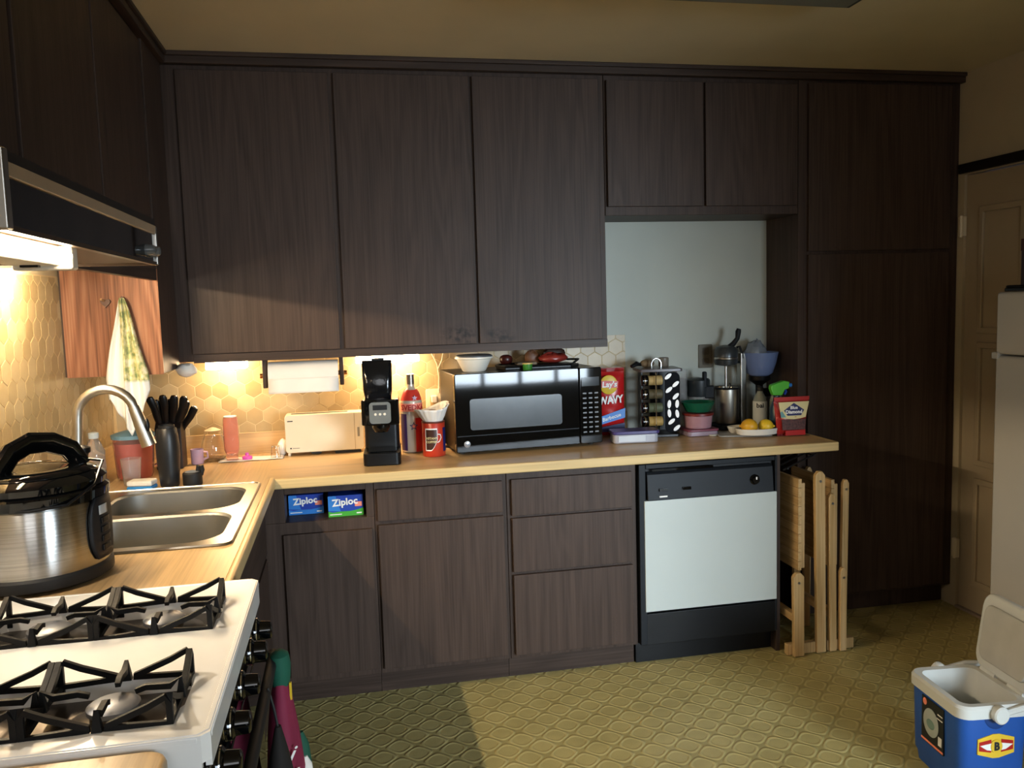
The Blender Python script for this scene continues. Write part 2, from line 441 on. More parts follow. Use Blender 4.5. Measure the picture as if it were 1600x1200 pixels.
tile_wall(wall_back, 'y', .05, 2.287, 1.008, 1.377, lambda u, z: (1.62 < u < 2.05 and z < 1.18) or (.73 < u < 1.0 and z < 1.06))
P('grout', B().box(.0, .0015, -1.95, 0, .95, 1.68), grout, wall_left)
tile_wall(wall_left, 'x', -1.9, -.05, 1.008, 1.675, lambda u, z: u > -.62 and z > 1.34)

# right wall: door, dark casing
door = S('door_1', B().box(XR+.012, XR+.05, DY0+.005, DY1-.004, .012, DZ-.006), door_mat)
for z0, z1 in ((1.34, 1.92), (.72, 1.30), (.14, .66)):
    for y0, y1 in ((-.70, -.43), (-1.08, -.77)):
        P('door_panel', B().ring([(y0, z0), (y1, z0), (y1, z1), (y0, z1)], [(y0+.028, z0+.028), (y1-.028, z0+.028), (y1-.028, z1-.028), (y0+.028, z1-.028)], 'x', XR-.002, XR+.014), door_mat, door, bevel=.005)
for z in (1.838, .295):
    h = P('hinge', B().box(XR-.012, XR+.004, DY1-.014, DY1+.02, z-.045, z+.045).cyl((XR-.012, DY1+.002, z-.05), (XR-.012, DY1+.002, z+.05), .007), plastic_cream, door)
P('door_knob', B().lathe([(.008, 0), (.012, .02), (.026, .04), (.024, .055), (.01, .06)]).xf(lambda p: Vector((XR+.012-p.z, -1.07+p.x, 1.0+p.y))), steel, door)
S('trim_1', B().box(XR-.02, XR, -2.9, -.315, 2.08, 2.125), black_trim, bevel=.004)
S('trim_2', B().box(.30, XR, -.332, -.30, 2.495, ZC).box(.30, XR, -.342, -.30, 2.522, ZC), walnut_flat, bevel=.004)
S('trim_3', B().box(.30, .352, -2.70, -.332, 2.495, ZC).box(.30, .362, -2.70, -.342, 2.522, ZC), walnut_deep, bevel=.004)
S('trim_4', B().box(XR-.006, XR+.05, DY0, DY1, .0, .011), mat('threshold', '#8a7a70', .4))
S('baseboard_right', B().box(XR-.012, XR, -2.9, DY0-.05, 0, .09), door_mat)

# ================================================================== wall cabinets
def slab_x(x0, x1, z0, z1, yf, th=.018):       # a door or drawer front that faces the room along -y
    return B().box(x0, x1, yf, yf+th, z0, z1)
def unit(name, label, cat, x0, x1, y0, y1, z0, z1, body, m=walnut):
    t = T(name, label, cat, ((x0+x1)/2, y1, z0))
    P('carcass', body, m, t, world=True, bevel=.002)
    return t
YF, YD = -.296, -.314
t = unit('wall_cabinet', 'long walnut wall cabinet with three tall doors above the toaster and microwave', 'cabinet', .33, 2.105, YF, -.001, 1.34, 2.53,
         B().box(.30, 2.105, YF, -.006, 1.345, ZC-.002))
for x0, x1 in ((.381, .956), (.977, 1.522), (1.537, 2.078)):
    P('door', slab_x(x0, x1, 1.376, 2.477, YD), walnut if x0 < .5 else walnut_worn, t, world=True, bevel=.002)
P('bottom_rail', B().box(.381, 2.105, -.300, -.29, 1.340, 1.374), walnut_flat, t, world=True, bevel=.001)
t = unit('wall_cabinet', 'short walnut wall cabinet with two small doors over the pale niche', 'cabinet', 2.105, 3.02, YF, -.001, 1.905, 2.53,
         B().box(2.107, 3.018, YF, -.001, 1.907, ZC-.002))
for x0, x1 in ((2.115, 2.553), (2.566, 3.004)):
    P('door', slab_x(x0, x1, 1.944, 2.475, YD), walnut, t, world=True, bevel=.002)
t = unit('pantry_cabinet', 'floor to ceiling dark walnut pantry cupboard in the corner by the door', 'cabinet', 3.02, XR, YF, -.001, 0, 2.53,
         B().box(3.02, XR-.001, YF, -.001, .10, ZC-.002).box(3.03, XR-.001, YF+.06, -.001, 0.001, .10))
P('door', slab_x(3.062, 3.79, 1.737, 2.484, YD), walnut, t, world=True, bevel=.002)
P('door', slab_x(3.062, 3.79, .115, 1.722, YD), walnut, t, world=True, bevel=.002)
# left run: corner unit that hangs lower, unit over the sink, unit over the hood
t = unit('corner_cabinet', 'walnut corner wall cabinet whose bare side carries the heart hook and towel', 'cabinet', .0, .33, -.62, -.31, 1.325, 2.53,
         B().box(.002, .298, -.618, -.003, 1.3255, ZC-.002).box(.298, .330, -.618, -.318, 1.3255, ZC-.002))
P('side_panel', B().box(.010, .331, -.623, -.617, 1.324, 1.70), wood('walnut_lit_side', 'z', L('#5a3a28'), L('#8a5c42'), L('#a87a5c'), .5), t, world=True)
t = unit('wall_cabinet', 'walnut wall cabinet hanging over the kitchen sink', 'cabinet', .0, .33, -1.855, -.622, 1.67, 2.53,
         B().box(.002, .312, -1.855, -.626, 1.716, ZC-.002))
for y0, y1 in ((-1.232, -.65), (-1.845, -1.252)):
    P('door', B().box(.312, .33, y0, y1, 1.70, 2.48), walnut, t, world=True, bevel=.002)
P('bottom_rail', B().box(.308, .329, -1.855, -.626, 1.660, 1.716), walnut_deep, t, world=True)
t = unit('wall_cabinet', 'walnut wall cabinet above the range hood', 'cabinet', .0, .33, -2.64, -1.857, 1.745, 2.53,
         B().box(.002, .312, -2.70, -1.859, 1.747, ZC-.002))
for y0, y1 in ((-2.27, -1.87), (-2.69, -2.28)):
    P('door', B().box(.312, .33, y0, y1, 1.775, 2.48), walnut, t, world=True, bevel=.002)

# ================================================================== base cabinets
BF, BD = -.586, -.604
t = unit('base_cabinet', 'walnut base cabinet with an open cubby holding two bag boxes', 'cabinet', .66, 1.056, BF, -.01, 0, .877,
         B().box(.642, 1.056, BF, -.01, .10, .734).box(.642, .722, BF, -.01, .734, .877).box(1.026, 1.056, BF, -.01, .734, .877).box(.722, 1.026, BF, -.01, .843, .877)
         .box(.722, 1.026, -.22, -.01, .734, .843))
P('door', slab_x(.712, 1.045, .127, .69, BD), walnut, t, world=True, bevel=.002)
P('toe_kick', B().box(.642, 1.056, -.53, -.51, .001, .10), walnut_flat, t, world=True)
t = unit('base_cabinet', 'walnut base cabinet with one wide drawer over one door', 'cabinet', 1.056, 1.58, BF, -.01, 0, .877, B().box(1.0575, 1.5785, BF, -.01, .10, .877))
P('drawer', slab_x(1.068, 1.561, .716, .841, BD), walnut, t, world=True, bevel=.002)
P('door', slab_x(1.069, 1.563, .122, .70, BD), walnut, t, world=True, bevel=.002)
P('toe_kick', B().box(1.0575, 1.5785, -.53, -.51, .001, .10), walnut_flat, t, world=True)
t = unit('base_cabinet', 'walnut base cabinet with a stack of three drawers beside the dishwasher', 'cabinet', 1.58, 2.122, BF, -.01, 0, .877, B().box(1.580, 2.122, BF, -.01, .10, .877))
for z0, z1 in ((.695, .843), (.464, .685), (.118, .451)):
    P('drawer', slab_x(1.597, 2.101, z0, z1, BD), walnut, t, world=True, bevel=.002)
P('toe_kick', B().box(1.580, 2.122, -.53, -.51, .001, .10), walnut_flat, t, world=True)
t = unit('sink_cabinet', 'walnut base cabinet under the kitchen sink, next to the range', 'cabinet', .02, .66, -1.85, -.60, 0, .877,
         B().box(.02, .640, -1.852, -.615, .10, .62).box(.615, .640, -1.852, -.615, .62, .877))
P('false_front', B().box(.640, .656, -1.84, -.66, .64, .85), walnut_deep, t, world=True, bevel=.002)
for y0, y1 in ((-1.24, -.66), (-1.84, -1.26)):
    P('door', B().box(.640, .656, y0, y1, .12, .622), walnut, t, world=True, bevel=.002)
P('toe_kick', B().box(.57, .59, -1.852, -.615, .001, .10), walnut_deep, t, world=True)
t = T('end_panel', 'dark walnut end panel closing the dishwasher bay', 'panel', (2.765, -.3, 0))
P('board', B().box(2.753, 2.771, -.585, -.01, .001, .877), walnut, t, world=True)
P('back_board', B().box(2.772, 3.018, -.02, -.004, .001, .877), walnut, t, world=True)

# ================================================================== worktop
t = T('worktop', 'L-shaped oak laminate worktop with a pale bullnose edge', 'countertop', (1.5, -.3, .877))
P('slab', B().box(.665, 2.99, -.622, -.001, .877, .915), oak_x, t, world=True)
P('slab', B().box(.001, .665, -.622, -.001, .877, .915).box(.001, .675, -.72, -.622, .877, .915).box(.001, .17, -1.853, -.72, .877, .915).box(.625, .675, -1.853, -.72, .877, .915).box(.17, .625, -1.853, -1.48, .877, .915),
  oak_y, t, world=True, smooth=False)
P('front_edge', B().box(.676, 3.012, -.644, -.622, .877, .9155), edge_x, t, world=True, bevel=.005)
P('front_edge', B().box(.675, .697, -1.853, -.618, .8774, .921), edge_y, t, world=True, bevel=.009)
P('end_edge', B().box(2.99, 3.014, -.64, -.004, .877, .9155), edge_y, t, world=True, bevel=.005)
P('back_lip', B().box(.02, 2.287, -.020, -.006, .915, 1.010), oak_x, t, world=True, bevel=.002)
P('side_lip', B().box(.006, .020, -1.853, -.02, .915, 1.010), oak_y, t, world=True, bevel=.002)
t = T('worktop', 'short oak worktop with a rounded corner on the near side of the range', 'countertop', (.35, -3.0, .880))
P('slab', B().prism(rrect(.001, .706, -3.4, -2.590, .035), 'z', .880, .919), oak_y, t, world=True, bevel=.008)
t = unit('base_cabinet', 'walnut base cabinet under the short near worktop', 'cabinet', .02, .66, -3.4, -2.64, 0, .877, B().box(.02, .63, -3.395, -2.645, .10, .877).box(.02, .58, -3.395, -2.645, .001, .1))
P('door', B().box(.63, .648, -3.38, -2.66, .12, .86), walnut, t, world=True, bevel=.002)

# ================================================================== sink and tap
t = T('kitchen_sink', 'stainless double-basin sink let into the worktop', 'sink', (.37, -1.1, .915))
def rr8(x0, x1, y0, y1, r): return rrect(x0, x1, y0, y1, r, 8)
def rrc(x0, x1, y0, y1, rs, n=8):
    out = []
    for r, sx_, sy_, a0 in zip(rs, (1, -1, -1, 1), (1, 1, -1, -1), (0, 90, 180, 270)):
        cx, cy = (x1-r if sx_ > 0 else x0+r), (y1-r if sy_ > 0 else y0+r)
        for k in range(n+1):
            a = math.radians(a0+90*k/n); out.append((cx+r*math.cos(a), cy+r*math.sin(a)))
    return out
basins = ((-1.075, -.735), (-1.465, -1.115))
rim = B()
for (y0, y1), (o0, o1) in zip(basins, ((-1.095, -.690), (-1.510, -1.095))):
    far_half = o1 > -.8
    rim.ring(rrc(.100, .648, o0, o1, (.03, .03, .0004, .0004) if far_half else (.0004, .0004, .03, .03)), rr8(.185, .615, y0, y1, .095), 'z', .9135, .9195)
P('rim', rim, steel, t, world=True)
lip = B().tube([(x, y, .9185) for x, y in rr8(.100, .648, -1.510, -.690, .03)], .005, 6, closed=True)
P('rim_bead', lip, steel, t, world=True)
for y0, y1 in basins:
    b = B(); rings = []
    for z, ins, r in ((.918, 0, .095), (.912, .006, .093), (.76, .016, .09), (.735, .04, .08)):
        pts = rr8(.185+ins, .615-ins, y0+ins, y1-ins, r-ins*.3); rings.append([(x, y, z) for x, y in pts])
    n = len(rings[0]); v = [p for r in rings for p in r]
    f = [(j*n+k, j*n+(k+1) % n, (j+1)*n+(k+1) % n, (j+1)*n+k) for j in range(3) for k in range(n)]+[tuple(3*n+k for k in range(n))]
    bo = P('basin', b.add(v, f), sink_steel, t, world=True)
    P('drain', B().lathe([(.04, 0), (.044, .003), (.03, .004), (.026, .001)], (.40, (y0+y1)/2, .735)), chrome, bo, world=True)
t = T('kitchen_tap', 'brushed steel gooseneck tap with a pull-down spray head', 'faucet', (.158, -1.10, .9195))
P('base', B().lathe([(.028, 0), (.028, .012), (.021, .02), (.020, .06), (.0155, .07)], (0, 0, 0)), brushed, t)
arc = [(0, 0, .06), (.008, 0, .20), (.016, 0, .315)]
for k in range(1, 12):
    a = math.pi-math.pi*.93*k/11; arc.append((.098+.082*math.cos(a), 0, .318+.080*math.sin(a)))
P('spout', B().tube(arc, .0148, 14), brushed, t)
e = Vector(arc[-1]); d = Vector((.036, 0, -.12)).normalized()
P('spray_head', B().tube([e-d*.005, e+d*.03, e+d*.09, e+d*.122], [.0165, .0185, .0215, .0225], 16), brushed, t)
P('spray_button', B().sphere(tuple(e+d*.06+Vector((.018, -.010, .004))), .008, .008, .022), black_satin, t)
P('lever', B().tube([(0, -.018, .04), (.01, -.05, .05), (.02, -.09, .075)], [.009, .008, .006], 8), brushed, t)

# ================================================================== range
t = T('gas_range', 'white-topped gas range with a black front, beside the sink counter', 'stove', (.4, -2.24, 0))
P('body', B().box(.02, .732, -2.578, -1.860, .03, .884), black_satin, t, world=True, bevel=.003)
WL = [(-2.153, -1.976), (-2.534, -2.354)]
def wellpts(y0, y1):
    return [(.704, y0+.06), (.704, y1-.05), (.692, y1), (.27, y1), (.255, y1-.015), (.255, y0+.015), (.27, y0), (.672, y0)]
top = B()
for (y0, y1), (o0, o1) in zip(WL, ((-2.254, -1.857), (-2.584, -2.254))):
    w = wellpts(y0, y1)
    ca, cb = (.016, 0) if o1 > -2 else (0, .012)
    outer = [(.757, o0+max(cb, .0)), (.757, o1-ca), (.757-ca, o1), (.1, o1), (.06, o1), (.06, o0), (.1, o0), (.757-cb, o0)]
    top.ring(outer, w, 'z', .884, .926)
P('cooktop', top, enamel, t, world=True, smooth=False)
P('cooktop_rim', B().tube([(.739, -2.577, .9195), (.751, -2.565, .9195), (.751, -1.879, .9195), (.735, -1.863, .9195), (.065, -1.863, .9195), (.065, -2.577, .9195)], .0085, 8, closed=True).box(.748, .7575, -2.572, -1.873, .874, .9195).box(.06, .745, -2.5845, -2.575, .874, .9195), enamel, t, world=True)
P('backguard', B().box(.006, .058, -2.578, -1.860, .03, 1.02), enamel, t, world=True, bevel=.006)
for y0, y1 in WL:
    w = wellpts(y0-.001, y1+.001)
    P('well', B().prism(w, 'z', .885, .897), bowl_metal, t, world=True)
bar_w = dict(n=4)
def grate_bm():
    g = B(); h = .1025
    for q in range(4):
        a = q*math.pi/2; ca, sa = math.cos(a), math.sin(a)
        R = lambda x, y, z: (x*ca-y*sa, x*sa+y*ca, z)
        for s_ in (1, -1):
            g.tube([R(s_*.012, h, .036), R(s_*.07, h, .058), R(s_*(h-.006), h, .071), R(s_*h, h, .06), R(s_*h, h, .008)], .0068, 4)
            g.tube([R(s_*.010, h, .034), R(s_*h*.97, h, .030)], .0062, 4)
        g.tube([R(0, h, .03), R(0, h, .062), R(0, h-.016, .05), R(0, .05, .052), R(0, .034, .047)], [.011, .0045, .007, .0065, .006], 4)
    return g
first = None
for (y0, y1), yb in zip(WL, (-2.063, -2.444)):
    for xb in (.592, .377):
        bo = P('burner', B().lathe([(.075, 0), (.06, .003), (.058, .004)], (xb, yb, .898)).lathe([(.030, 0), (.036, .004), (.036, .018), (.030, .022)], (xb, yb, .899)), bowl_metal, t, world=True)
        P('burner_cap', B().lathe([(.037, .0), (.040, .003), (.040, .010), (.034, .014)], (xb, yb, .916)), burner_grey, bo, world=True)
        gb = grate_bm(); gb.xf(lambda p: Vector((p.x, p.y*.86, p.z))); gb.shift((xb, yb, .897))
        P('grate', gb, iron, t, world=True, bevel=.0012)
P('control_panel', B().box(.732, .752, -2.575, -1.862, .79, .874), black_gloss, t, world=True, bevel=.003)
for y in (-1.945, -2.06, -2.22, -2.37, -2.50):
    k = P('knob', B().lathe([(.027, 0), (.027, .008), (.021, .012), (.019, .034), (.015, .037)], n=20).xf(lambda p: Vector((.752+p.z, y+p.x, .835+p.y))), black_gloss, t, world=True)
    P('knob_ring', B().lathe([(.0275, .0), (.0285, .004), (.0275, .006)], n=20).xf(lambda p: Vector((.7525+p.z, y+p.x, .835+p.y))), chrome, k, world=True)
P('oven_door', B().box(.732, .752, -2.565, -1.875, .20, .782), black_gloss, t, world=True, bevel=.004)
P('bottom_drawer', B().box(.732, .748, -2.565, -1.875, .045, .19), black_satin, t, world=True, bevel=.003)
P('oven_handle', B().tube([(.752, -1.905, .757), (.783, -1.905, .757)], .011, 8).tube([(.752, -2.535, .757), (.783, -2.535, .757)], .011, 8).tube([(.783, -2.55, .757), (.783, -1.89, .757)], .012, 10), black_matte, t, world=True)

# towel and mitt on the oven handle
t = T('kitchen_towel', 'magenta towel with white script and green loop hanging from the oven handle', 'towel', (.80, -1.935, .30))
P('loop', B().lathe([(.018, .395), (.022, .42), (.024, .448), (.020, .472), (.008, .481)], (0, 0, 0), sy=1.3), mat('green_knit', '#12523f', .8, bmp=.3), t)
fold = lambda p: Vector((p.x*(1+.10*math.sin(5*math.atan2(p.y, p.x)+p.z*8)), p.y, p.z))
P('cloth', B().lathe([(.050, 0), (.046, .10), (.040, .20), (.032, .30), (.021, .39), (.017, .415)], sy=1.5).xf(fold), mat('magenta_cloth', '#7c1f3c', .75, bmp=.2), t)
P('inner_fold', B().lathe([(.03, -.02), (.028, .14), (.018, .24), (.006, .27)], (.034, .03, 0)), mat('green_cloth', '#174f3c', .8), t)
P('hem', B().lathe([(.024, -.03), (.022, .10), (.015, .20), (.005, .22)], (.043, .012, 0)), paper, t)
P('tag', B().box(.019, .024, -.016, -.010, .37, .41), yellow, t)
for s_, z_, sz in (('i', .265, .05), ('y', .225, .045), ('g', .195, .05), ('y', .15, .045)):
    text('lettering', s_, sz, (.018, -.0, z_), white_print, t, wrap=.068 if z_ < .2 else .060, tilt=.32, ang=-.2, bold=.0006, shear=.3)
t = T('oven_mitt', 'black oven mitt with a pale tip hanging from the oven handle beside the magenta towel', 'mitt', (.805, -2.10, .425))
P('glove', B().lathe([(.030, .0), (.034, .06), (.030, .14), (.020, .20), (.010, .245), (.006, .262)], sy=1.3), mat('mitt_cloth', '#1b1815', .85, bmp=.2), t)
P('hanging_loop', B().tube([(0, 0, .255), (-.006, 0, .30), (-.016, 0, .3455)], .003, 6), black_matte, t)
P('cuff', B().sphere((-.008, -.02, .13), .028, .026, .032), mat('pale_cloth', '#b9ae9c', .85), t)

# ================================================================== range hood and lamps
t = T('range_hood', 'black-fronted range hood with a steel frame over the stove', 'hood', (.3, -2.24, 1.645))
P('canopy', B().box(.004, .578, -2.698, -1.862, 1.655, 1.742), black_trim, t, world=True)
P('underside', B().box(.006, .572, -2.694, -1.866, 1.650, 1.655), mat('hood_underside', '#4a2f16', .5, .0), t, world=True)
P('top_band', B().box(.57, .584, -2.698, -1.858, 1.730, 1.744), black_trim, t, world=True)
P('steel_strip', B().box(.572, .587, -2.700, -1.857, 1.711, 1.730), mat('hood_steel', '#b09a80', .4, .2), t, world=True, bevel=.002)
P('fascia', B().box(.576, .583, -2.690, -1.868, 1.652, 1.712), black_gloss, t, world=True)
P('end_frame', B().box(.574, .588, -1.868, -1.857, 1.646, 1.728), steel, t, world=True, bevel=.002)
P('end_frame', B().box(.574, .589, -2.700, -2.682, 1.646, 1.744), steel, t, world=True, bevel=.002)
P('lower_lip', B().box(.574, .586, -2.698, -1.858, 1.645, 1.652).box(.006, .578, -1.866, -1.857, 1.645, 1.74), mat('hood_lip', '#4a3826', .35, .6), t, world=True)
P('fill_bulb', B().sphere((.13, -2.2, 1.622), .026), lamp_fill, t, world=True)  # unseen extra bulb, added to brighten the cooktop
for y in (-1.955, -1.91):
    P('knob', B().lathe([(.012, 0), (.012, .006), (.009, .018), (.006, .02)], n=16).xf(lambda p: Vector((.583+p.z, y+p.x, 1.672+p.y))), mat('clear_knob', '#5a5c5c', .15), t, world=True)
t = T('strip_light', 'white plastic fluorescent strip light under the range hood', 'lamp', (.52, -2.5, 1.65))
P('housing', B().box(.487, .550, -2.63, -2.365, 1.618, 1.650), plastic_white, t, world=True, bevel=.004)
P('end_cap', B().box(.480, .568, -2.392, -2.362, 1.612, 1.650), plastic_white, t, world=True, bevel=.004)
P('switch', B().box(.505, .53, -2.43, -2.418, 1.6145, 1.619), black_satin, t, world=True)
P('tube', B().cyl((.562, -2.63, 1.632), (.562, -2.40, 1.632), .009, 12), lamp_hood, t, world=True)
def under_lamp(label, x0, x1, y0, y1, z0, z1, m):
    t = T('cabinet_light', label, 'lamp', ((x0+x1)/2, (y0+y1)/2, z1))
    P('housing', B().box(x0, x1, y0, y1, z1-.012, z1), plastic_white, t, world=True, bevel=.003)
    P('diffuser', B().box(x0+.018, x1-.018, y0+.004, y1-.004, z0, z1-.012), m, t, world=True, bevel=.006)
    return t
under_lamp('lit cabinet light above the pink bottle near the corner', .38, .58, -.15, -.07, 1.300, 1.345, lamp_under)
under_lamp('lit cabinet light behind the black coffee maker', 1.0, 1.31, -.14, -.06, 1.300, 1.345, lamp_under)
under_lamp('lit cabinet light under the cupboard over the sink', .100, .140, -1.76, -1.02, 1.692, 1.716, lamp_sink)
t = T('ceiling_light', 'unlit flat fluorescent fixture on the ceiling', 'lamp', (2.1, -1.5, ZC))
P('frame', B().box(1.48, 2.69, -1.52, -1.185, 2.492, ZC), mat('fixture_grey', '#3b3a33', .5), t, world=True, bevel=.006)
P('diffuser', B().box(1.51, 2.66, -1.49, -1.215, 2.484, 2.493), mat('fixture_diffuser', '#6f6f66', .4), t, world=True)

# ================================================================== dishwasher
t = T('dishwasher', 'built-in dishwasher with a white door panel under a slanted black control strip', 'dishwasher', (2.44, -.3, 0))
P('tub', B().box(2.128, 2.750, -.575, -.03, .10, .872), black_matte, t, world=True)
P('frame', B().box(2.130, 2.160, -.603, -.575, .10, .866).box(2.738, 2.749, -.603, -.575, .10, .866).box(2.16, 2.738, -.603, -.575, .846, .866), charcoal, t, world=True, bevel=.003)
cp = P('control_panel', B().prism([(-.612, .716), (-.575, .716), (-.575, .832), (-.592, .832), (-.602, .822)], 'x', 2.166, 2.728), charcoal, t, world=True, bevel=.002)
P('vent', B().box(2.19, 2.46, -.5985, -.59, .834, .843), black_gloss, t, world=True)
P('knob', B().lathe([(.022, 0), (.022, .004), (.017, .008), (.015, .018)], n=20).xf(lambda p: Vector((2.642+p.x, -.606-p.z, .772+p.y))), black_gloss, cp, world=True)
P('dial_mark', B().box(2.640, 2.6445, -.6255, -.6235, .775, .786), white_print, cp, world=True)
for x in (2.215, 2.318):
    P('button', B().box(x, x+.036, -.6165, -.607, .752, .764), black_gloss, cp, world=True, bevel=.001)
P('nameplate', B().box(2.216, 2.25, -.6135, -.6115, .727, .733), white_print, cp, world=True)
P('door_panel', B().box(2.152, 2.744, -.608, -.575, .243, .714), panel_white, t, world=True, bevel=.002)
P('lower_panel', B().box(2.140, 2.746, -.601, -.575, .098, .232), black_satin, t, world=True, bevel=.002)
P('toe_kick', B().box(2.128, 2.752, -.54, -.52, .001, .098), black_satin, t, world=True)

# ================================================================== bag boxes in the cubby
def bagbox(label, x0, x1, y, z0, h, lower, rz):
    w = x1-x0
    t = T('storage_bag_box', label, 'box', ((x0+x1)/2, y, z0), rz, None)
    P('carton', B().box(-w/2, w/2, 0, .24, 0, h), blue, t, bevel=.002)
    wave = [(-w/2, 0), (w/2, 0), (w/2, h*.36)]+[(w/2-w*k/8, h*(.22+.14*((4-k)/4)**2 if k < 4 else .22-.02*math.sin(k))) for k in range(1, 8)]+[(-w/2, h*.27)]
    P('colour_band', B().prism(wave, 'y', -.0012, 0), lower, t, smooth=False)
    P('label_patch', B().prism([(-w/2, h*.30), (-w*.15, h*.25), (-w*.28, h), (-w/2, h)], 'y', -.0010, 0), blue2, t, smooth=False)
    P('tag', B().box(w*.26, w*.46, -.0016, 0, h*.44, h*.66), salmon, t)
    text('lettering', 'Ziploc', h*.46, (-w*.02, -.0018, h*.68), white_print, t, ang=.06, bold=.0012)
    P('fine_print', B().box(-w*.46, -w*.12, -.0018, -.001, h*.09, h*.13).box(w*.3, w*.45, -.0018, -.001, h*.09, h*.15), white_print, t)
bagbox('blue bag carton with a light blue band, set back in the cubby', .728, .862, -.47, .735, .078, blue2, 0)
bagbox('blue bag carton with a green band, at the front of the cubby', .882, 1.016, -.55, .735, .082, green, .02)

# ================================================================== things on the worktop
ZT = .9160
# multicooker
t = T('pressure_cooker', 'round stainless electric pressure cooker with black lid and arched handle', 'cooker', (.235, -1.668, ZT+.005))
P('base', B().lathe([(.150, 0), (.160, .006), (.160, .028), (.155, .034)], n=48), black_matte, t)
P('body', B().lathe([(.154, .034), (.155, .04), (.155, .182), (.152, .188)], n=64), cooker_steel, t)
P('collar', B().lathe([(.150, .186), (.160, .19), (.162, .212), (.150, .222)], n=48), black_gloss, t)
P('lid', B().lathe([(.156, .222), (.158, .236), (.140, .252), (.09, .262), (.04, .266), (.001, .267)], n=48), black_gloss, t)
P('lid_plate', B().lathe([(.138, .2545), (.10, .2635), (.085, .2645)], n=40, cap=False), black_gloss, t, solid=.001)
hp = [(x+.016, y+.004, z) for x, y, z in [(-.062, -.085, .240), (-.058, -.078, .275), (-.040, -.060, .308), (-.010, -.034, .326), (.026, -.004, .322), (.060, .024, .300), (.080, .042, .258)]]
P('handle', B().tube(hp, [.042, .041, .038, .034, .029, .025, .022], 12, sq=(.5, 1.0)), black_gloss, t)
P('handle_mark', B().box(-.050, -.036, -.078, -.055, .318, .322), black_matte, t)
P('valve', B().lathe([(.012, .25), (.014, .275), (.02, .28), (.02, .292), (.006, .298)], (.085, .09, 0)), black_satin, t)
P('side_handle', B().tube([(-.10, -.115, .195), (-.15, -.15, .20), (-.10, -.19, .195), (-.05, -.15, .195)], .014, 8), black_satin, t)
cp_ = B()
def cyl_patch(a0, a1, z0, z1, R, th, n=10, rnd=.0):
    def o(u, v):
        a = a0+(a1-a0)*u; k = 1-rnd*(2*abs(v-.5))**3
        a = (a0+a1)/2+(a-(a0+a1)/2)*k
        return (R*math.cos(a), R*math.sin(a), z0+(z1-z0)*v)
    return B().grid(o, n, 8)
cpn = P('control_panel', cyl_patch(-.52, .18, .045, .192, .159, 0, rnd=.35), charcoal, t, solid=.006)
P('display', cyl_patch(-.34, -.12, .150, .172, .1635, 0, 4), mat('cooker_display', '#9aa0a2', .3), cpn, solid=.001)
for k in range(4):
    P('button', cyl_patch(-.30, -.06, .128-k*.022, .142-k*.022, .1635, 0, 4), black_satin, cpn, solid=.002)
P('cord', B().tube([(-.17, -.05, .225), (-.14, -.10, .20), (-.06, -.152, .196), (.04, -.158, .192), (.11, -.13, .195), (.150, -.06, .225), (.150, .02, .268), (.08, .06, .272)], .0035, 6), black_satin, t)

# sponge
t = T('sponge', 'white and blue kitchen sponge at the back corner of the sink', 'sponge', (.238, -.655, ZT), -.15)
P('scrub_side', B().box(-.045, .045, -.03, .03, .0, .014), mat('sponge_blue', '#2f7fc0', .9, bmp=.4, scale=150), t, bevel=.005)
P('foam', B().box(-.045, .045, -.03, .03, .014, .034), mat('sponge_white', '#ddd8cc', .9, bmp=.4, scale=150), t, bevel=.007)

# pitcher, cup and wrapped bottle in the corner
t = T('pitcher', 'translucent pink pitcher with a blue-grey lid in the corner behind the sink', 'pitcher', (.165, -.43, ZT))
P('body', B().lathe([(.060, 0), (.066, .02), (.074, .16), (.074, .162), (.071, .16), (.063, .02), (.058, .006), (.001, .006)], cap=False), plastic_pink, t)
P('drink', B().lathe([(.001, .007), (.058, .007), (.069, .140), (.001, .1405)], cap=False), mat('pink_drink', '#d98c7c', .3), t)
P('lid', B().lathe([(.077, .158), (.078, .172), (.06, .178), (.03, .186), (.001, .187)]), mat('blue_grey_lid', '#6f93a0', .4), t)
P('handle', B().tube([(.07, .02, .15), (.11, .035, .14), (.112, .035, .06), (.066, .02, .04)], .008, 8), plastic_pink, t)
t = T('tumbler', 'clear plastic tumbler in front of the pink pitcher', 'cup', (.185, -.570, ZT))
P('body', B().lathe([(.028, 0), (.036, .10), (.0345, .10), (.027, .004), (.001, .004)], cap=False), plastic_clear, t)
t = T('water_bottle', 'clear crinkled plastic bottle with a pale cap beside the pink pitcher', 'bottle', (.058, -.545, ZT))
P('body', B().lathe([(.034, 0), (.036, .01), (.033, .04), (.036, .07), (.033, .10), (.035, .13), (.02, .165), (.013, .175), (.013, .185), (.001, .185)], cap=False), plastic_clear, t)
P('cap', B().lathe([(.017, .178), (.018, .184), (.018, .198), (.010, .201)]), mat('pale_cap', '#b9c3c6', .4), t)

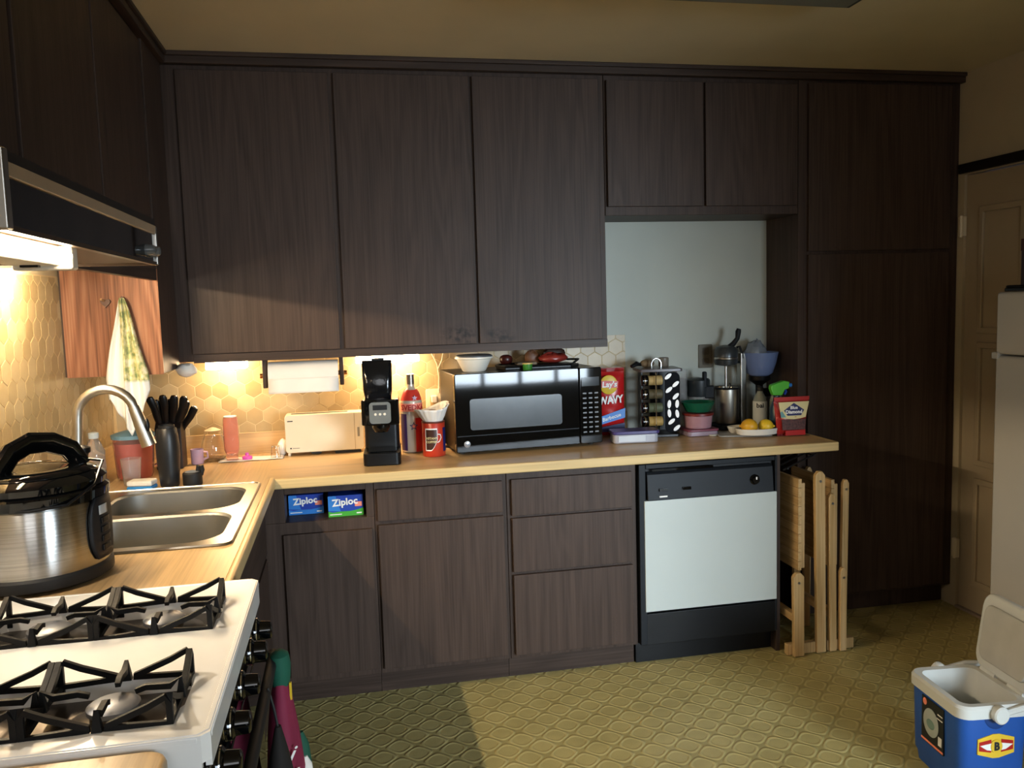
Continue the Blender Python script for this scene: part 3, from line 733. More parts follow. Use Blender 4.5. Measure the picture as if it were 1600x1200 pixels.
# black bottle and its cap
t = T('thermos', 'matte black insulated bottle without its cap beside the sink', 'bottle', (.330, -.640, ZT))
P('body', B().lathe([(.030, 0), (.033, .005), (.036, .05), (.0405, .11), (.041, .15), (.038, .185), (.034, .21), (.032, .214)], n=32), mat('thermos_black', '#1b1c1e', .38), t)
P('neck', B().lathe([(.028, .212), (.028, .224), (.025, .225), (.025, .214)], n=24), black_matte, t)
t = T('bottle_cap', 'black bottle cap with a carrying loop beside the black thermos', 'cap', (.409, -.645, ZT))
P('shell', B().lathe([(.032, 0), (.034, .004), (.034, .045), (.030, .050), (.022, .050), (.020, .040), (.001, .040)], n=28), black_matte, t)
P('liner', B().lathe([(.021, .0405), (.0255, .0505), (.023, .0515), (.012, .041)], n=24), mat('grey_liner', '#7d8288', .4), t)
P('loop', B().tube([(.030, .0, .036), (.036, 0, .055), (.034, 0, .068), (.022, 0, .070), (.020, 0, .052)], .008, 8), black_matte, t)

# knife block with knives
t = T('knife_block', 'dark wooden knife block in the corner behind the black thermos', 'block', (.262, -.24, ZT))
kb = B().prism([(-.05, 0), (.05, 0), (.05, .145), (-.012, .200), (-.05, .165)], 'x', -.05, .05)
P('block', kb.xf(lambda p: Vector((p.x, p.y, p.z))), mat('dark_block', '#1a1310', .4), t, bevel=.003)
hm = black_satin; first = None; kn = []
spots = [(-.035, -.01, .115, -.20, .30), (-.010, -.012, .118, .02, .26), (.015, -.010, .116, .18, .22), (.036, -.012, .115, .34, .2),
         (-.030, .018, .098, -.10, .34), (.002, .020, .098, .10, .32), (.030, .020, .098, .42, .30), (.04, .036, .080, .60, .25)]
klab = ['black knife handle %s of the front row in the knife block' % w for w in ('leftmost', 'second from left', 'third from left', 'rightmost')] + \
       ['black knife handle %s of the back row in the knife block' % w for w in ('leftmost', 'in the middle', 'rightmost')] + ['black knife handle leaning out furthest at the right end of the knife block']
for i, (dx, dy, dz, ax, ay) in enumerate(spots):
    k = T('kitchen_knife', klab[i], 'knife', (.262+dx, -.24+dy-.01, ZT+dz+.07), 0, 'knives in the knife block')
    if first is None:
        first = k
        P('handle', B().tube([(0, 0, 0), (0, 0, .03), (.003, 0, .07), (.0, 0, .108), (0, 0, .118)], [.012, .0135, .015, .0165, .012], 10, sq=(1, .7)), hm, k)
        P('bolster', B().tube([(0, 0, -.010), (0, 0, .002)], .0105, 10, sq=(1, .7)), steel, k)
        P('end_cap', B().sphere((0, 0, .117), .010, .008, .004, 10, 6), chrome, k)
    else:
        for ch in list(first.children):
            c = ch.copy(); C.objects.link(c); c.parent = k
    k.rotation_euler = (math.radians(16)+ay*.1, ax, 0)

# towel and heart hook on the side of the corner cabinet
t = T('heart_hook', 'small brown wooden heart hook on the bare cabinet side', 'hook', (.155, -.624, 1.585))
hp_ = []
for k in range(24):
    a = 2*math.pi*k/24; hp_.append((  .017*math.sin(a)**3, .00108*(13*math.cos(a)-5*math.cos(2*a)-2*math.cos(3*a)-math.cos(4*a))))
P('heart', B().prism(hp_, 'y', -.009, 0), mat('heart_wood', '#4a2a18', .5), t, bevel=.001)
P('peg', B().cyl((-.008, -.030, .012), (-.004, -.005, .006), .004, 10), mat('peg_wood', '#b58a5c', .4), t)
def towel_mat():
    m, nt, p = base('dish_towel', (.8, .8, .74), .85)
    v = coords(nt, (1, 1, 1), rnd=False); sp = N(nt, 'ShaderNodeSeparateXYZ'); nt.links.new(v, sp.inputs[0])
    n = N(nt, 'ShaderNodeTexNoise'); n.inputs['Scale'].default_value = 38; n.inputs['Detail'].default_value = 3; nt.links.new(v, n.inputs['Vector'])
    pat = ramp(nt, n.outputs[0], [(.38, L('#8f9a6a')), (.50, L('#cfc98f')), (.62, L('#e0dcc0'))])
    mr = N(nt, 'ShaderNodeMapRange'); mr.inputs[1].default_value = -.012; mr.inputs[2].default_value = -.006; nt.links.new(sp.outputs[0], mr.inputs[0])
    m2 = N(nt, 'ShaderNodeMapRange'); m2.inputs[1].default_value = -.30; m2.inputs[2].default_value = -.29; nt.links.new(sp.outputs[2], m2.inputs[0])
    mu = N(nt, 'ShaderNodeMath', operation='MULTIPLY'); nt.links.new(mr.outputs[0], mu.inputs[0]); nt.links.new(m2.outputs[0], mu.inputs[1])
    mx = N(nt, 'ShaderNodeMix', data_type='RGBA'); nt.links.new(mu.outputs[0], mx.inputs[0]); mx.inputs[6].default_value = (.80, .79, .74, 1); nt.links.new(pat, mx.inputs[7])
    nt.links.new(mx.outputs[2], p.inputs['Base Color']); return m
t = T('dish_towel', 'white and green patterned dish towel hanging from a hook on the cabinet side', 'towel', (.214, -.624, 1.600))
def towel(u, v):
    u = 2*u-1
    w = .007+.062*min(1, v*1.25)**.8
    ln = .30+.19*max(0, 1-abs(u-.12)/1.0)**.9+(.06 if u < 0 else 0)*(-u)
    fold = .014*math.sin(7.5*u+1.0)*min(1, .25+v)+.008*math.sin(15*u+3*v)
    return (w*u*(1+.08*math.sin(6*v+2*u)) - .002*v, -.020-.018*(1-u*u)-fold, -v*ln)
P('cloth', B().grid(towel, 36, 30), towel_mat(), t, solid=.002)
P('hook', B().cyl((0, -.024, .002), (0, 0, .0), .004, 8), mat('hook_brown', '#4a2a18', .5), t)

# things along the wall
t = T('mug', 'small lilac mug beside the glass carafe', 'mug', (.352, -.195, ZT))
P('body', B().lathe([(.022, 0), (.025, .004), (.026, .062), (.0235, .062), (.0225, .006), (.001, .006)], cap=False), lilac, t)
P('handle', B().tube([(.024, 0, .05), (.040, 0, .048), (.042, 0, .025), (.024, 0, .016)], .004, 8), lilac, t)
t = T('glass_carafe', 'round clear glass carafe between the lilac mug and the pink bottle', 'carafe', (.408, -.125, ZT))
P('body', B().lathe([(.038, 0), (.050, .012), (.053, .045), (.045, .085), (.034, .11), (.037, .125), (.035, .125), (.032, .11), (.043, .085), (.051, .045), (.048, .014), (.001, .005)], cap=False), glass_clear, t)
P('lid', B().lathe([(.030, .1255), (.034, .128), (.012, .138), (.004, .14)]), mat('carafe_lid', '#b5a487', .3), t)
t = T('shaker_bottle', 'tall translucent pink bottle standing upside down on a paper sheet', 'bottle', (.487, -.165, ZT+.003))
P('body', B().lathe([(.024, 0), (.024, .025), (.031, .045), (.032, .10), (.030, .105), (.032, .11), (.030, .17), (.027, .182), (.0255, .182), (.028, .17), (.029, .05), (.022, .03), (.001, .02)], cap=False), plastic_pink, t)
P('base_disc', B().lathe([(.026, .181), (.0265, .186), (.010, .188)]), plastic_white, t)
t = T('paper_sheet', 'flat crumpled paper towel sheet lying by the wall under drying cups', 'paper', (.575, -.16, ZT))
P('sheet', B().grid(lambda u, v: (-.14+.26*u, -.045+.09*v, .0015+.002*abs(math.sin(9*u)*math.cos(7*v))), 14, 8), paper, t, solid=.0015)
t = T('cup_lid', 'small magenta sippy lid on the paper sheet', 'lid', (.548, -.175, ZT+.004))
P('cap', B().lathe([(.020, 0), (.021, .008), (.018, .013), (.008, .016), (.007, .026), (.002, .028)]), magenta, t)
t = T('glass_tumbler', 'little clear glass turned upside down on the paper sheet', 'glass', (.664, -.165, ZT+.003))
P('body', B().lathe([(.021, 0), (.0165, .048), (.001, .049), (.001, .046), (.015, .044), (.0195, 0)], cap=False), glass_clear, t)
t = T('tissue', 'crumpled white tissue pushed against the long toaster', 'paper', (.690, -.095, ZT))
rnd = random.Random(3)
P('crumple', B().sphere((0, 0, .03), .022, .03, .034, 12, 8).xf(lambda p: Vector((p.x*(1+.25*rnd.random()), p.y*(1+.2*rnd.random()), max(.0, p.z*(1+.15*rnd.random()))))), paper, t)
t = T('crumpled_bag', 'crumpled white plastic bag tucked under the corner wall cabinet', 'bag', (.362, -.36, 1.288))
rnd = random.Random(5)
P('crumple', B().sphere((0, 0, .028), .032, .03, .026, 14, 9).xf(lambda p: Vector((p.x*(1+.4*rnd.random()), p.y*(1+.3*rnd.random()), min(.0565, p.z*(1+.3*rnd.random()))))), paper, t)

# paper towel roll
t = T('paper_towel_roll', 'white paper towel roll on wooden brackets under the long wall cabinet', 'paper towel', (.80, -.2, 1.27))
P('roll', B().lathe([(.016, -.142), (.057, -.142), (.057, .142), (.016, .142), (.016, -.142)], n=36, cap=False).xf(lambda p: Vector((p.z, p.x, p.y))), paper, t)
P('loose_sheet', B().grid(lambda u, v: (-.142+.284*u, -.0575-.001*math.sin(3*u)-.006*v*v, -.01-.062*v), 6, 6), paper, t, solid=.0008)
P('bracket', B().box(-.165, -.147, -.035, .035, -.05, .070), walnut, t, bevel=.004)
P('bracket', B().box(.147, .165, -.035, .035, -.05, .070), walnut, t, bevel=.004)
P('rod', B().cyl((-.178, 0, 0), (.178, 0, 0), .010, 12), mat('brass_rod', '#a8703a', .3, .8), t)

# toaster
t = T('toaster', 'long cream two-slice toaster against the wall', 'toaster', (.872, -.105, ZT))
P('body', B().prism(rrect(-.166, .166, .012, .176, .012), 'y', -.045, .045), plastic_cream, t, bevel=.004)
P('slot', B().box(-.14, .10, -.012, .012, .1755, .1768), black_matte, t)
P('foot', B().box(-.158, -.148, -.04, .04, 0, .012), plastic_cream, t)
P('foot', B().box(-.06, -.02, -.04, .04, .004, .012).box(.04, .15, -.04, .04, 0, .012), black_matte, t)
P('end_panel', B().box(.126, .128, -.046, .046, .014, .172), mat('seam_tan', '#a8926c', .4), t)
P('lever', B().box(.168, .178, -.01, .01, .10, .112).box(.138, .147, -.047, -.044, .07, .11), mat('grey_lever', '#8b8577', .4), t)
P('nameplate', B().box(-.155, -.132, -.0462, -.0448, .148, .152), charcoal, t)
P('badge', B().box(-.148, -.142, -.0462, -.0448, .030, .036).box(-.138, -.108, -.0462, -.0448, .032, .0335), charcoal, t)

# coffee maker
t = T('coffee_maker', 'tall slim black coffee maker near the front of the worktop', 'coffee maker', (1.102, -.455, ZT), math.radians(-4))
P('base', B().prism(rrect(-.074, .074, -.055, .20, .02), 'z', 0, .050), black_satin, t, bevel=.004)
P('drip_tray', B().prism(rrect(-.058, .058, -.046, .055, .015), 'z', .050, .056), black_gloss, t)
P('column', B().prism(rrect(-.070, .070, .070, .20, .02), 'z', .050, .165), black_satin, t, bevel=.003)
P('brew_head', B().prism(rrect(-.074, .074, -.050, .20, .018), 'z', .160, .262), black_gloss, t, bevel=.005)
P('spout', B().lathe([(.026, .128), (.036, .145), (.036, .162)], (0, .005, 0)), black_gloss, t)
cpn = P('control_panel', B().prism(rrect(-.042, .042, .168, .253, .014), 'y', -.0535, -.049), mat('grey_keypad', '#6f7474', .3, .3), t)
for k in range(3):
    P('button', B().sphere((-.018+.018*k, -.0535, .205), .0055, .003, .0055, 10, 6), plastic_white, cpn)
P('display', B().box(-.028, .028, -.0545, -.053, .222, .242), charcoal, cpn)
P('pod_tray', B().prism([(-.05, .20), (-.05, .165)]+[(.05, .165), (.05, .20)], 'z', .05, .06), black_matte, t)
t = T('coffee_bag', 'glossy black coffee bag standing on the slim coffee maker', 'bag', (1.097, -.40, ZT+.2625), math.radians(-4))
def bagfn(p): return p
bb = B(); rings = []
for z, w, d in ((0, .053, .036), (.03, .058, .040), (.09, .060, .036), (.135, .060, .018), (.150, .060, .004)):
    rings.append([(x*(1+.02*math.sin(40*y)), y, z) for x, y in rrect(-w, w, -d, d, min(d*.7, .02), 4)])
n = len(rings[0]); bb.add([p for r in rings for p in r], [(j*n+k, j*n+(k+1) % n, (j+1)*n+(k+1) % n, (j+1)*n+k) for j in range(4) for k in range(n)]+[tuple(range(n))[::-1], tuple(4*n+k for k in range(n))])
P('pouch', bb, mat('black_foil', '#0a0c10', .12, bmp=.5, scale=30), t)
P('fold_clip', B().box(-.02, .03, -.008, .008, .148, .158), black_satin, t, bevel=.002)

# vodka bottle
t = T('vodka_bottle', 'clear vodka bottle with red and purple print and a pink name band', 'bottle', (1.243, -.215, ZT))
P('body', B().lathe([(.042, 0), (.047, .004), (.047, .20), (.045, .222), (.034, .255), (.018, .275), (.0155, .285), (.0155, .30), (.001, .301)], n=32, cap=False), mat('silver_glass', '#c9b9a4', .2, .3), t)
P('cap', B().lathe([(.0165, .292), (.0165, .335), (.012, .337)], n=20), mat('bottle_cap_steel', '#8d8376', .3, .8), t)
def wrap_patch(a0, a1, z0, z1, R, n=12):
    return B().grid(lambda u, v: (R*math.sin(a0+(a1-a0)*u), -R*math.cos(a0+(a1-a0)*u), z0+(z1-z0)*v), n, 1)
P('name_band', wrap_patch(-1.5, 1.5, .178, .213, .0475, 20), mat('pink_band', '#f0937c', .4), t)
P('red_print', wrap_patch(.25, 1.5, .004, .150, .0473), mat('bottle_red', '#c22a22', .3), t)
P('purple_print', wrap_patch(-1.5, -.55, .010, .168, .0473), mat('bottle_purple', '#3a2352', .35), t)
P('shoulder_print', B().lathe([(.0452, .222), (.0345, .255), (.027, .266)], n=24, cap=False).xf(lambda p: p*1.012 if True else p), mat('bottle_red_top', '#c8362a', .3), t)
text('lettering', 'SVEDKA', .032, (0, 0, .1945), mat('letter_red', '#b5232a', .4), t, wrap=.0475, bold=.0008, tilt=.10)
def star(cx, cz, r, y0, y1):
    pts = [(cx+(r if k % 2 == 0 else r*.42)*math.sin(math.pi*k/5), cz+(r if k % 2 == 0 else r*.42)*math.cos(math.pi*k/5)) for k in range(10)]
    return B().prism(pts, 'y', y0, y1)
P('star', star(.004, .115, .020, -.0492, -.046), navy, t, smooth=False)
P('star_inner', star(.004, .115, .011, -.0498, -.046), salmon, t, smooth=False)
P('star', star(.012, .236, .013, -.047, -.036), lilac, t, smooth=False)

# coffee can with filters
t = T('coffee_can', 'red coffee can with a mug printed on it, beside the microwave', 'can', (1.322, -.345, ZT))
P('can', B().lathe([(.046, 0), (.048, .003), (.048, .140), (.046, .143)], n=32), mat('can_red', '#b0341f', .3), t)
P('rim', B().lathe([(.0475, .139), (.049, .141), (.049, .146), (.044, .147)], n=32), mat('can_rim', '#5b2b1e', .4), t)
P('blue_panel', wrap_patch(.8, 1.5, .02, .12, .0485), navy, t)
def mugprint(sc_, R):
    def lo(u): return -.040 if u < -.012 else -.040+.036*((u+.012)/.024)**1.6
    return B().grid(lambda a, v: (R*math.sin((-.034+.048*a)*sc_/R-.1), -R*math.cos((-.034+.048*a)*sc_/R-.1), .07+sc_*(lo(-.034+.048*a)*(1-v)+.044*v)), 12, 1)
P('mug_outline', mugprint(1.12, .0490), white_print, t, smooth=False)
P('mug_print', mugprint(1.0, .0496), mat('mug_brown', '#3a1d14', .4), t, smooth=False)
hb = B().tube([(.0125+.0, 0, .09), (.024, 0, .088), (.028, 0, .075), (.02, 0, .06), (.010, 0, .055)], .0022, 6)
P('mug_handle', hb.xf(lambda p: Vector((.0495*math.sin(p.x/.0495-.0), -.0495*math.cos(p.x/.0495)+p.y*.2, p.z+.005))), white_print, t)
text('lettering', 'INSTANT', .013, (0, 0, .078), cream, t, wrap=.0500, tilt=-.32, bold=.0003)
text('lettering', 'COFFEE', .013, (0, 0, .063), cream, t, wrap=.0500, tilt=-.32, bold=.0003)
t = T('coffee_filters', 'nest of white paper coffee filters on the red coffee can', 'coffee filter', (1.322, -.345, ZT+.147))
def ruffle(p):
    a = math.atan2(p.y, p.x); k = p.z/.075
    return Vector((p.x*(1+.06*k*math.sin(17*a))-.006*k, p.y*(1+.06*k*math.sin(17*a)), p.z+.012*k*math.sin(2*a+.6)+.018*k*math.cos(a)))
P('filter', B().lathe([(.001, 0), (.040, .0), (.050, .016), (.064, .044), (.073, .056)], n=68, cap=False).xf(ruffle), paper, t, solid=.001)
P('filter', B().lathe([(.001, .006), (.036, .006), (.045, .020), (.057, .046), (.064, .055)], n=68, cap=False).xf(ruffle), paper, t, solid=.001)
P('ground_coffee', B().sphere((-.002, -.005, .034), .032, .03, .012, 12, 6), mat('coffee_brown', '#5a3a22', .9), t)

# outlet with two plugs and the cable
t = T('wall_outlet', 'cream double wall outlet with two plugs beside the microwave', 'outlet', (1.39, -.005, 1.03))
P('plate', B().prism(rrect(-.064, .064, 0, .132, .008), 'y', -.008, 0), plastic_cream, t, bevel=.002)
for x in (-.028, .028):
    P('receptacle', B().prism(rrect(x-.017, x+.017, .03, .10, .008), 'y', -.011, -.008), mat('outlet_shadow', '#b59a68', .4), t)
    P('plug', B().box(x-.013, x+.013, -.04, -.011, .072, .104), plastic_white, t, bevel=.004)
P('cord', B().tube([(.028, -.04, .09), (.05, -.06, .07), (.06, -.06, .01), (.055, -.05, -.06), (.05, -.05, -.10)], .003, 6), plastic_white, t)
t = T('lamp_cord', 'thin white lamp cable hanging down the tiles above the outlet', 'cord', (1.385, -.012, 1.165))
P('cable', B().tube([(0, -.003, -.02), (.004, 0, .05), (-.003, 0, .11), (-.035, -.01, .178)], .0025, 6).tube([(.002, 0, .09), (.02, -.006, .13), (.03, -.01, .178)], .0025, 6), plastic_cream, t)
t = T('glass_bottle', 'brown glass bottle squeezed between the coffee can and the microwave', 'bottle', (1.364, -.14, ZT))
P('body', B().lathe([(.026, 0), (.028, .004), (.028, .10), (.016, .13), (.012, .14), (.012, .16), (.001, .16)], n=20, cap=False), mat('brown_glass', '#3a2413', .15), t)
P('cap', B().lathe([(.0135, .155), (.0135, .172), (.01, .174)], n=16), black_matte, t)

# microwave
t = T('microwave', 'large black countertop microwave under the long wall cabinet', 'microwave', (1.73, -.378, ZT), math.radians(4.4))
P('case', B().box(-.322, .322, .02, .318, .014, .340), black_satin, t, bevel=.006)
P('door', B().prism(rrect(-.324, .220, .012, .342, .008), 'y', -.012, .02), black_gloss, t, bevel=.004)
P('window', B().prism(rrect(-.262, .140, .105, .235, .012), 'y', -.0135, -.0115), mat('mw_window', '#3a3f43', .16), t)
P('lower_trim', B().box(-.318, .215, -.0135, -.011, .080, .0835), charcoal, t)
cpn = P('control_panel', B().prism(rrect(.222, .324, .012, .342, .008), 'y', -.012, .02), black_gloss, t, bevel=.004)
P('display', B().box(.232, .312, -.0130, -.0115, .262, .300), mat('mw_display', '#1b2024', .08), cpn)
kb_ = D.meshes.new('key')
for r in range(9):
    for c_ in range(3):
        P('key', B().box(.236+c_*.027, .252+c_*.027, -.0128, -.0118, .06+r*.021, .066+r*.021), mat('key_grey', '#5a5d60', .4) if (r, c_) == (0, 0) else D.materials['key_grey'], cpn, smooth=False)
lg = P('badge', B().lathe([(.0135, 0), (.0135, .002), (.0115, .003)], n=24).xf(lambda p: Vector((-.278+p.x, -.0125-p.z, .048+p.y))), mat('badge_silver', '#b9bcc0', .25, .6), t)
P('badge_ring', B().ring([(-.278+.0105*math.cos(a*.3927), .048+.0105*math.sin(a*.3927)) for a in range(16)], [(-.278+.0092*math.cos(a*.3927), .048+.0092*math.sin(a*.3927)) for a in range(16)], 'y', -.0162, -.0150), charcoal, lg)
text('lettering', 'GE', .011, (-.278, -.0163, .048), charcoal, lg, shear=.3, bold=.0003)
for x in (-.29, .29):
    for y in (.05, .31): P('foot', B().cyl((x, min(y, .29), 0), (x, min(y, .29), .016), .013, 12), black_matte, t)

# on the microwave
ZM = ZT+.3402
t = T('plastic_bowl', 'white plastic bowl with a dark lid on the left end of the microwave', 'bowl', (1.512, -.285, ZM))
P('bowl', B().lathe([(.044, 0), (.050, .004), (.070, .045), (.077, .058), (.077, .063), (.073, .062), (.066, .045), (.046, .008), (.001, .008)], n=36, cap=False), plastic_white, t)
P('rim', B().lathe([(.077, .055), (.081, .057), (.081, .063), (.077, .064)], n=36, cap=False), plastic_white, t, solid=.001)
P('lid', B().lathe([(.079, .063), (.079, .068), (.070, .072), (.001, .072)], n=36, cap=False), mat('dark_lid', '#4a5058', .4), t)
t = T('serving_tray', 'flat dark serving tray with a pointed end on top of the microwave', 'tray', (1.80, -.20, ZM), math.radians(4))
P('tray', B().prism([(-.165, -.10), (.13, -.11), (.19, -.04), (.17, .07), (-.14, .08), (-.175, .02)], 'z', 0, .012), black_satin, t, bevel=.003)
P('lip', B().tube([(-.165, -.10, .013), (.13, -.11, .013), (.188, -.04, .030), (.17, .07, .024), (-.14, .08, .013), (-.175, .02, .013)], .005, 6, closed=True), black_satin, t)
t = T('round_jar', 'small dark red round jar on the tray', 'jar', (1.67, -.19, ZM+.0195))
P('body', B().lathe([(.020, 0), (.028, .010), (.029, .025), (.024, .035), (.012, .04), (.001, .041)], n=20, cap=False), mat('jar_red_brown', '#3a1410', .3), t)
t = T('paper_napkins', 'grey folded napkins on the dark tray', 'napkin', (1.752, -.20, ZM+.013))
P('stack', B().box(-.04, .05, -.03, .03, .0, .012), mat('napkin_grey', '#6d6455', .9), t, bevel=.004)
t = T('plastic_tub', 'green tub with a pale rim at the front of the microwave top', 'tub', (1.735, -.335, ZM))
P('tub', B().lathe([(.018, 0), (.020, .004), (.021, .026), (.018, .027)], n=20), mat('tub_green', '#2f6b25', .4), t)
P('rim', B().lathe([(.020, .025), (.022, .026), (.022, .030), (.014, .031)], n=20), mat('tub_rim', '#c9b068', .3), t)
t = T('snack_packet', 'crumpled red snack packet on the dark tray', 'packet', (1.885, -.185, ZM+.013))
rnd = random.Random(11)
P('packet', B().sphere((0, 0, .02), .060, .035, .019, 16, 9).xf(lambda p: Vector((p.x*(1+.2*rnd.random()), p.y*(1+.2*rnd.random()), max(0, p.z*(1+.35*rnd.random()))))), mat('packet_red', '#7a2a22', .3, bmp=.3), t)
t = T('snack_packet', 'dark brown snack packet behind the red one on the tray', 'packet', (1.90, -.135, ZM+.013))
P('packet', B().sphere((0, 0, .028), .050, .016, .030, 16, 9).xf(lambda p: Vector((p.x*(1+.2*rnd.random()), p.y, max(0, p.z*(1+.3*rnd.random()))))), mat('packet_brown', '#2e1c14', .35), t)
t = T('snack_packet', 'tan snack packet behind the green tub on the tray', 'packet', (1.80, -.145, ZM+.013))
P('packet', B().sphere((0, 0, .022), .034, .016, .028, 16, 9).xf(lambda p: Vector((p.x*(1+.2*rnd.random()), p.y, max(0, p.z*(1+.3*rnd.random()))))), mat('packet_tan', '#5f3a20', .5), t)

# chips bag
t = T('chips_bag', 'red potato chips bag standing between microwave and spice rack', 'chips bag', (2.168, -.115, ZT), math.radians(-6))
def bagshape(w0, w1, h, d, seam=.02):
    def f(side):
        def g(u, v):
            w = w0+(w1-w0)*v; e = math.sin(math.pi*min(max((v*h-seam)/(h-2*seam), 0), 1))**.5*(1-(2*u-1)**2)**.55 if 0 < u < 1 else 0
            return ((u-.5)*w, side*d*e+.0025*math.sin(25*v+8*u)*e, v*h)
        return g
    return B().grid(f(-1), 14, 18).merge(B().grid(f(1), 14, 18))
P('bag', bagshape(.135, .140, .315, .035), mat('bag_red', '#b01b1c', .25, bmp=.25, scale=25), t)
P('logo_disc', B().lathe([(.041, 0), (.038, .0015)], n=28).xf(lambda p: Vector((-.010+p.x, -.0385-p.z, .240+p.y*1.08))), yellow, t)
P('logo_ribbon', B().prism([(-.046, .228), (.030, .225), (.034, .255), (-.044, .260)], 'y', -.042, -.0395), mat('ribbon_red', '#c12a22', .3), t, smooth=False)
text('lettering', "Lay's", .036, (-.008, -.0425, .241), white_print, t, bold=.0012, ang=.03, shear=.1)
text('lettering', 'WAVY', .048, (-.002, -.0395, .168), white_print, t, bold=.0018, ang=.08, squeeze=.8)
P('blue_band', B().prism([(-.064, .052), (.064, .085), (.066, .130), (-.064, .088)], 'y', -.0365, -.034), blue2, t, smooth=False)
text('lettering', 'Barbecue', .024, (-.0, -.037, .088), white_print, t, bold=.0005, ang=.27, shear=.2)
P('lower_band', B().prism([(-.064, .020), (.064, .020), (.064, .060), (-.064, .040)], 'y', -.030, -.028), navy, t, smooth=False)
P('orange_tint', B().prism([(-.066, .18), (-.045, .18), (-.05, .29), (-.066, .29)], 'y', -.022, -.020), mat('bag_orange', '#c8501e', .3), t, smooth=False)

# flat container
t = T('food_container', 'clear flat food container with a purple lid in front of the chips bag', 'container', (2.210, -.325, ZT), math.radians(-5))
P('tub', B().prism(rrect(-.100, .100, -.048, .048, .02), 'z', 0, .040), mat('cloudy_plastic', '#9a9aa2', .25), t, bevel=.006)
P('lid', B().prism(rrect(-.106, .106, -.052, .052, .02), 'z', .040, .054), mat('purple_lid', '#3d3467', .35), t, bevel=.003)
P('label_strip', B().box(-.08, .04, -.0500, -.0475, .008, .034), mat('strip_grey', '#b4b9bf', .4), t)

# spice rack with jars
SX, SY = 2.378, -.180
t = T('spice_rack', 'revolving black spice rack with a ring handle beside the chips bag', 'spice rack', (SX, SY, ZT), math.radians(-8))
P('base_plate', B().prism(rrect(-.085, .085, -.080, .080, .012), 'z', 0, .012), mat('rack_dark', '#1b1614', .35), t, bevel=.002)
P('top_plate', B().prism(rrect(-.098, .098, -.085, .085, .012), 'z', .298, .311), mat('rack_top', '#4a4347', .3), t, bevel=.002)
P('post', B().cyl((0, 0, .012), (0, 0, .298), .010, 12), black_satin, t)
P('side_panel', B().prism(rrect(.018, .086, .020, .294, .024), 'y', -.078, -.070), mat('rack_black', '#0b0d12', .5, spec=.05), t, bevel=.002)
P('back_panel', B().box(-.02, .086, .06, .07, .012, .298).box(-.075, -.068, .0, .07, .012, .298), black_satin, t)
P('handle_ring', B().tube([(-.030, -.02, .311), (-.030, -.02, .335), (-.022, -.02, .35), (-.008, -.02, .356), (.006, -.02, .35), (.014, -.02, .335), (.014, -.02, .311)], .0045, 8), chrome, t)
P('wire_rail', B().cyl((-.024, -.079, .012), (-.024, -.079, .298), .0022, 6), chrome, t)
lv = [(.032, .276, 50), (.066, .240, 50), (.035, .215, 50), (.066, .185, 45), (.036, .150, 5), (.072, .150, 5), (.036, .108, -5), (.072, .105, -8), (.046, .070, 50), (.070, .040, 50)]
lm_ = mat('white_oval', '#eef0f2', .25)
for x, z, a in lv:
    a = math.radians(-a); pts = []
    for k in range(12):
        q = 2*math.pi*k/12; u, w = .0085*math.cos(q), .019*math.sin(q)*(1)
        pts.append((x+u*math.cos(a)-w*math.sin(a), z+u*math.sin(a)+w*math.cos(a)))
    P('white_oval', B().prism(pts, 'y', -.0800, -.0776), lm_, t, smooth=False)  # slanted white ovals on the black panel face
R8 = Matrix.Rotation(math.radians(-8), 3, 'Z')
spice = [mat('spice_tan', '#a08a5a', .6), mat('spice_dark', '#4a4430', .6), mat('spice_green', '#4d5540', .6), mat('spice_gold', '#9a8048', .6)]
for k in range(4):
    q = R8 @ Vector((-.055, -.045, 0))
    names_ = ('topmost', 'second from the top', 'third from the top', 'lowest')
    j = T('spice_jar', 'spice jar lying in the revolving rack, %s of its column' % names_[k], 'jar', (SX+q.x, SY+q.y, ZT+.257-k*.0625), math.radians(-8), 'spice jars in the rack')
    P('glass', B().lathe([(.021, .0), (.022, .002), (.022, .062), (.018, .066)], n=18).xf(lambda p: Vector((p.z+.002, p.y, p.x))), spice[(0, 1, 2, 3)[k]], j)
    P('cap', B().lathe([(.024, 0), (.025, .003), (.025, .028), (.022, .030)], n=18).xf(lambda p: Vector((-p.z-.0, p.y, p.x))), black_gloss, j)
    P('cap_shine', B().lathe([(.0256, .010), (.0256, .020)], n=18, cap=False).xf(lambda p: Vector((-p.z, p.y, p.x))), chrome, j, solid=.0006)
t = T('pale_jar', 'small pale jar lying on top of the spice rack', 'jar', (2.43, -.13, ZT+.3115))
P('body', B().lathe([(.022, 0), (.024, .004), (.024, .040), (.020, .043)], n=18), mat('pale_jar', '#6e675c', .3), t)
t = T('bread_roll', 'brown oval object on the back of the spice rack top', 'bread', (2.345, -.14, ZT+.3115))
P('body', B().sphere((0, 0, .018), .035, .025, .019), mat('bread_brown', '#6b5a42', .7), t)
t = T('kitchen_tool', 'small dark tool lying across the far corner of the spice rack top', 'tool', (2.29, -.15, ZT+.3115), .3)
P('body', B().tube([(-.03, 0, .008), (0, 0, .02), (.03, 0, .012)], [.008, .012, .006], 8), black_satin, t)

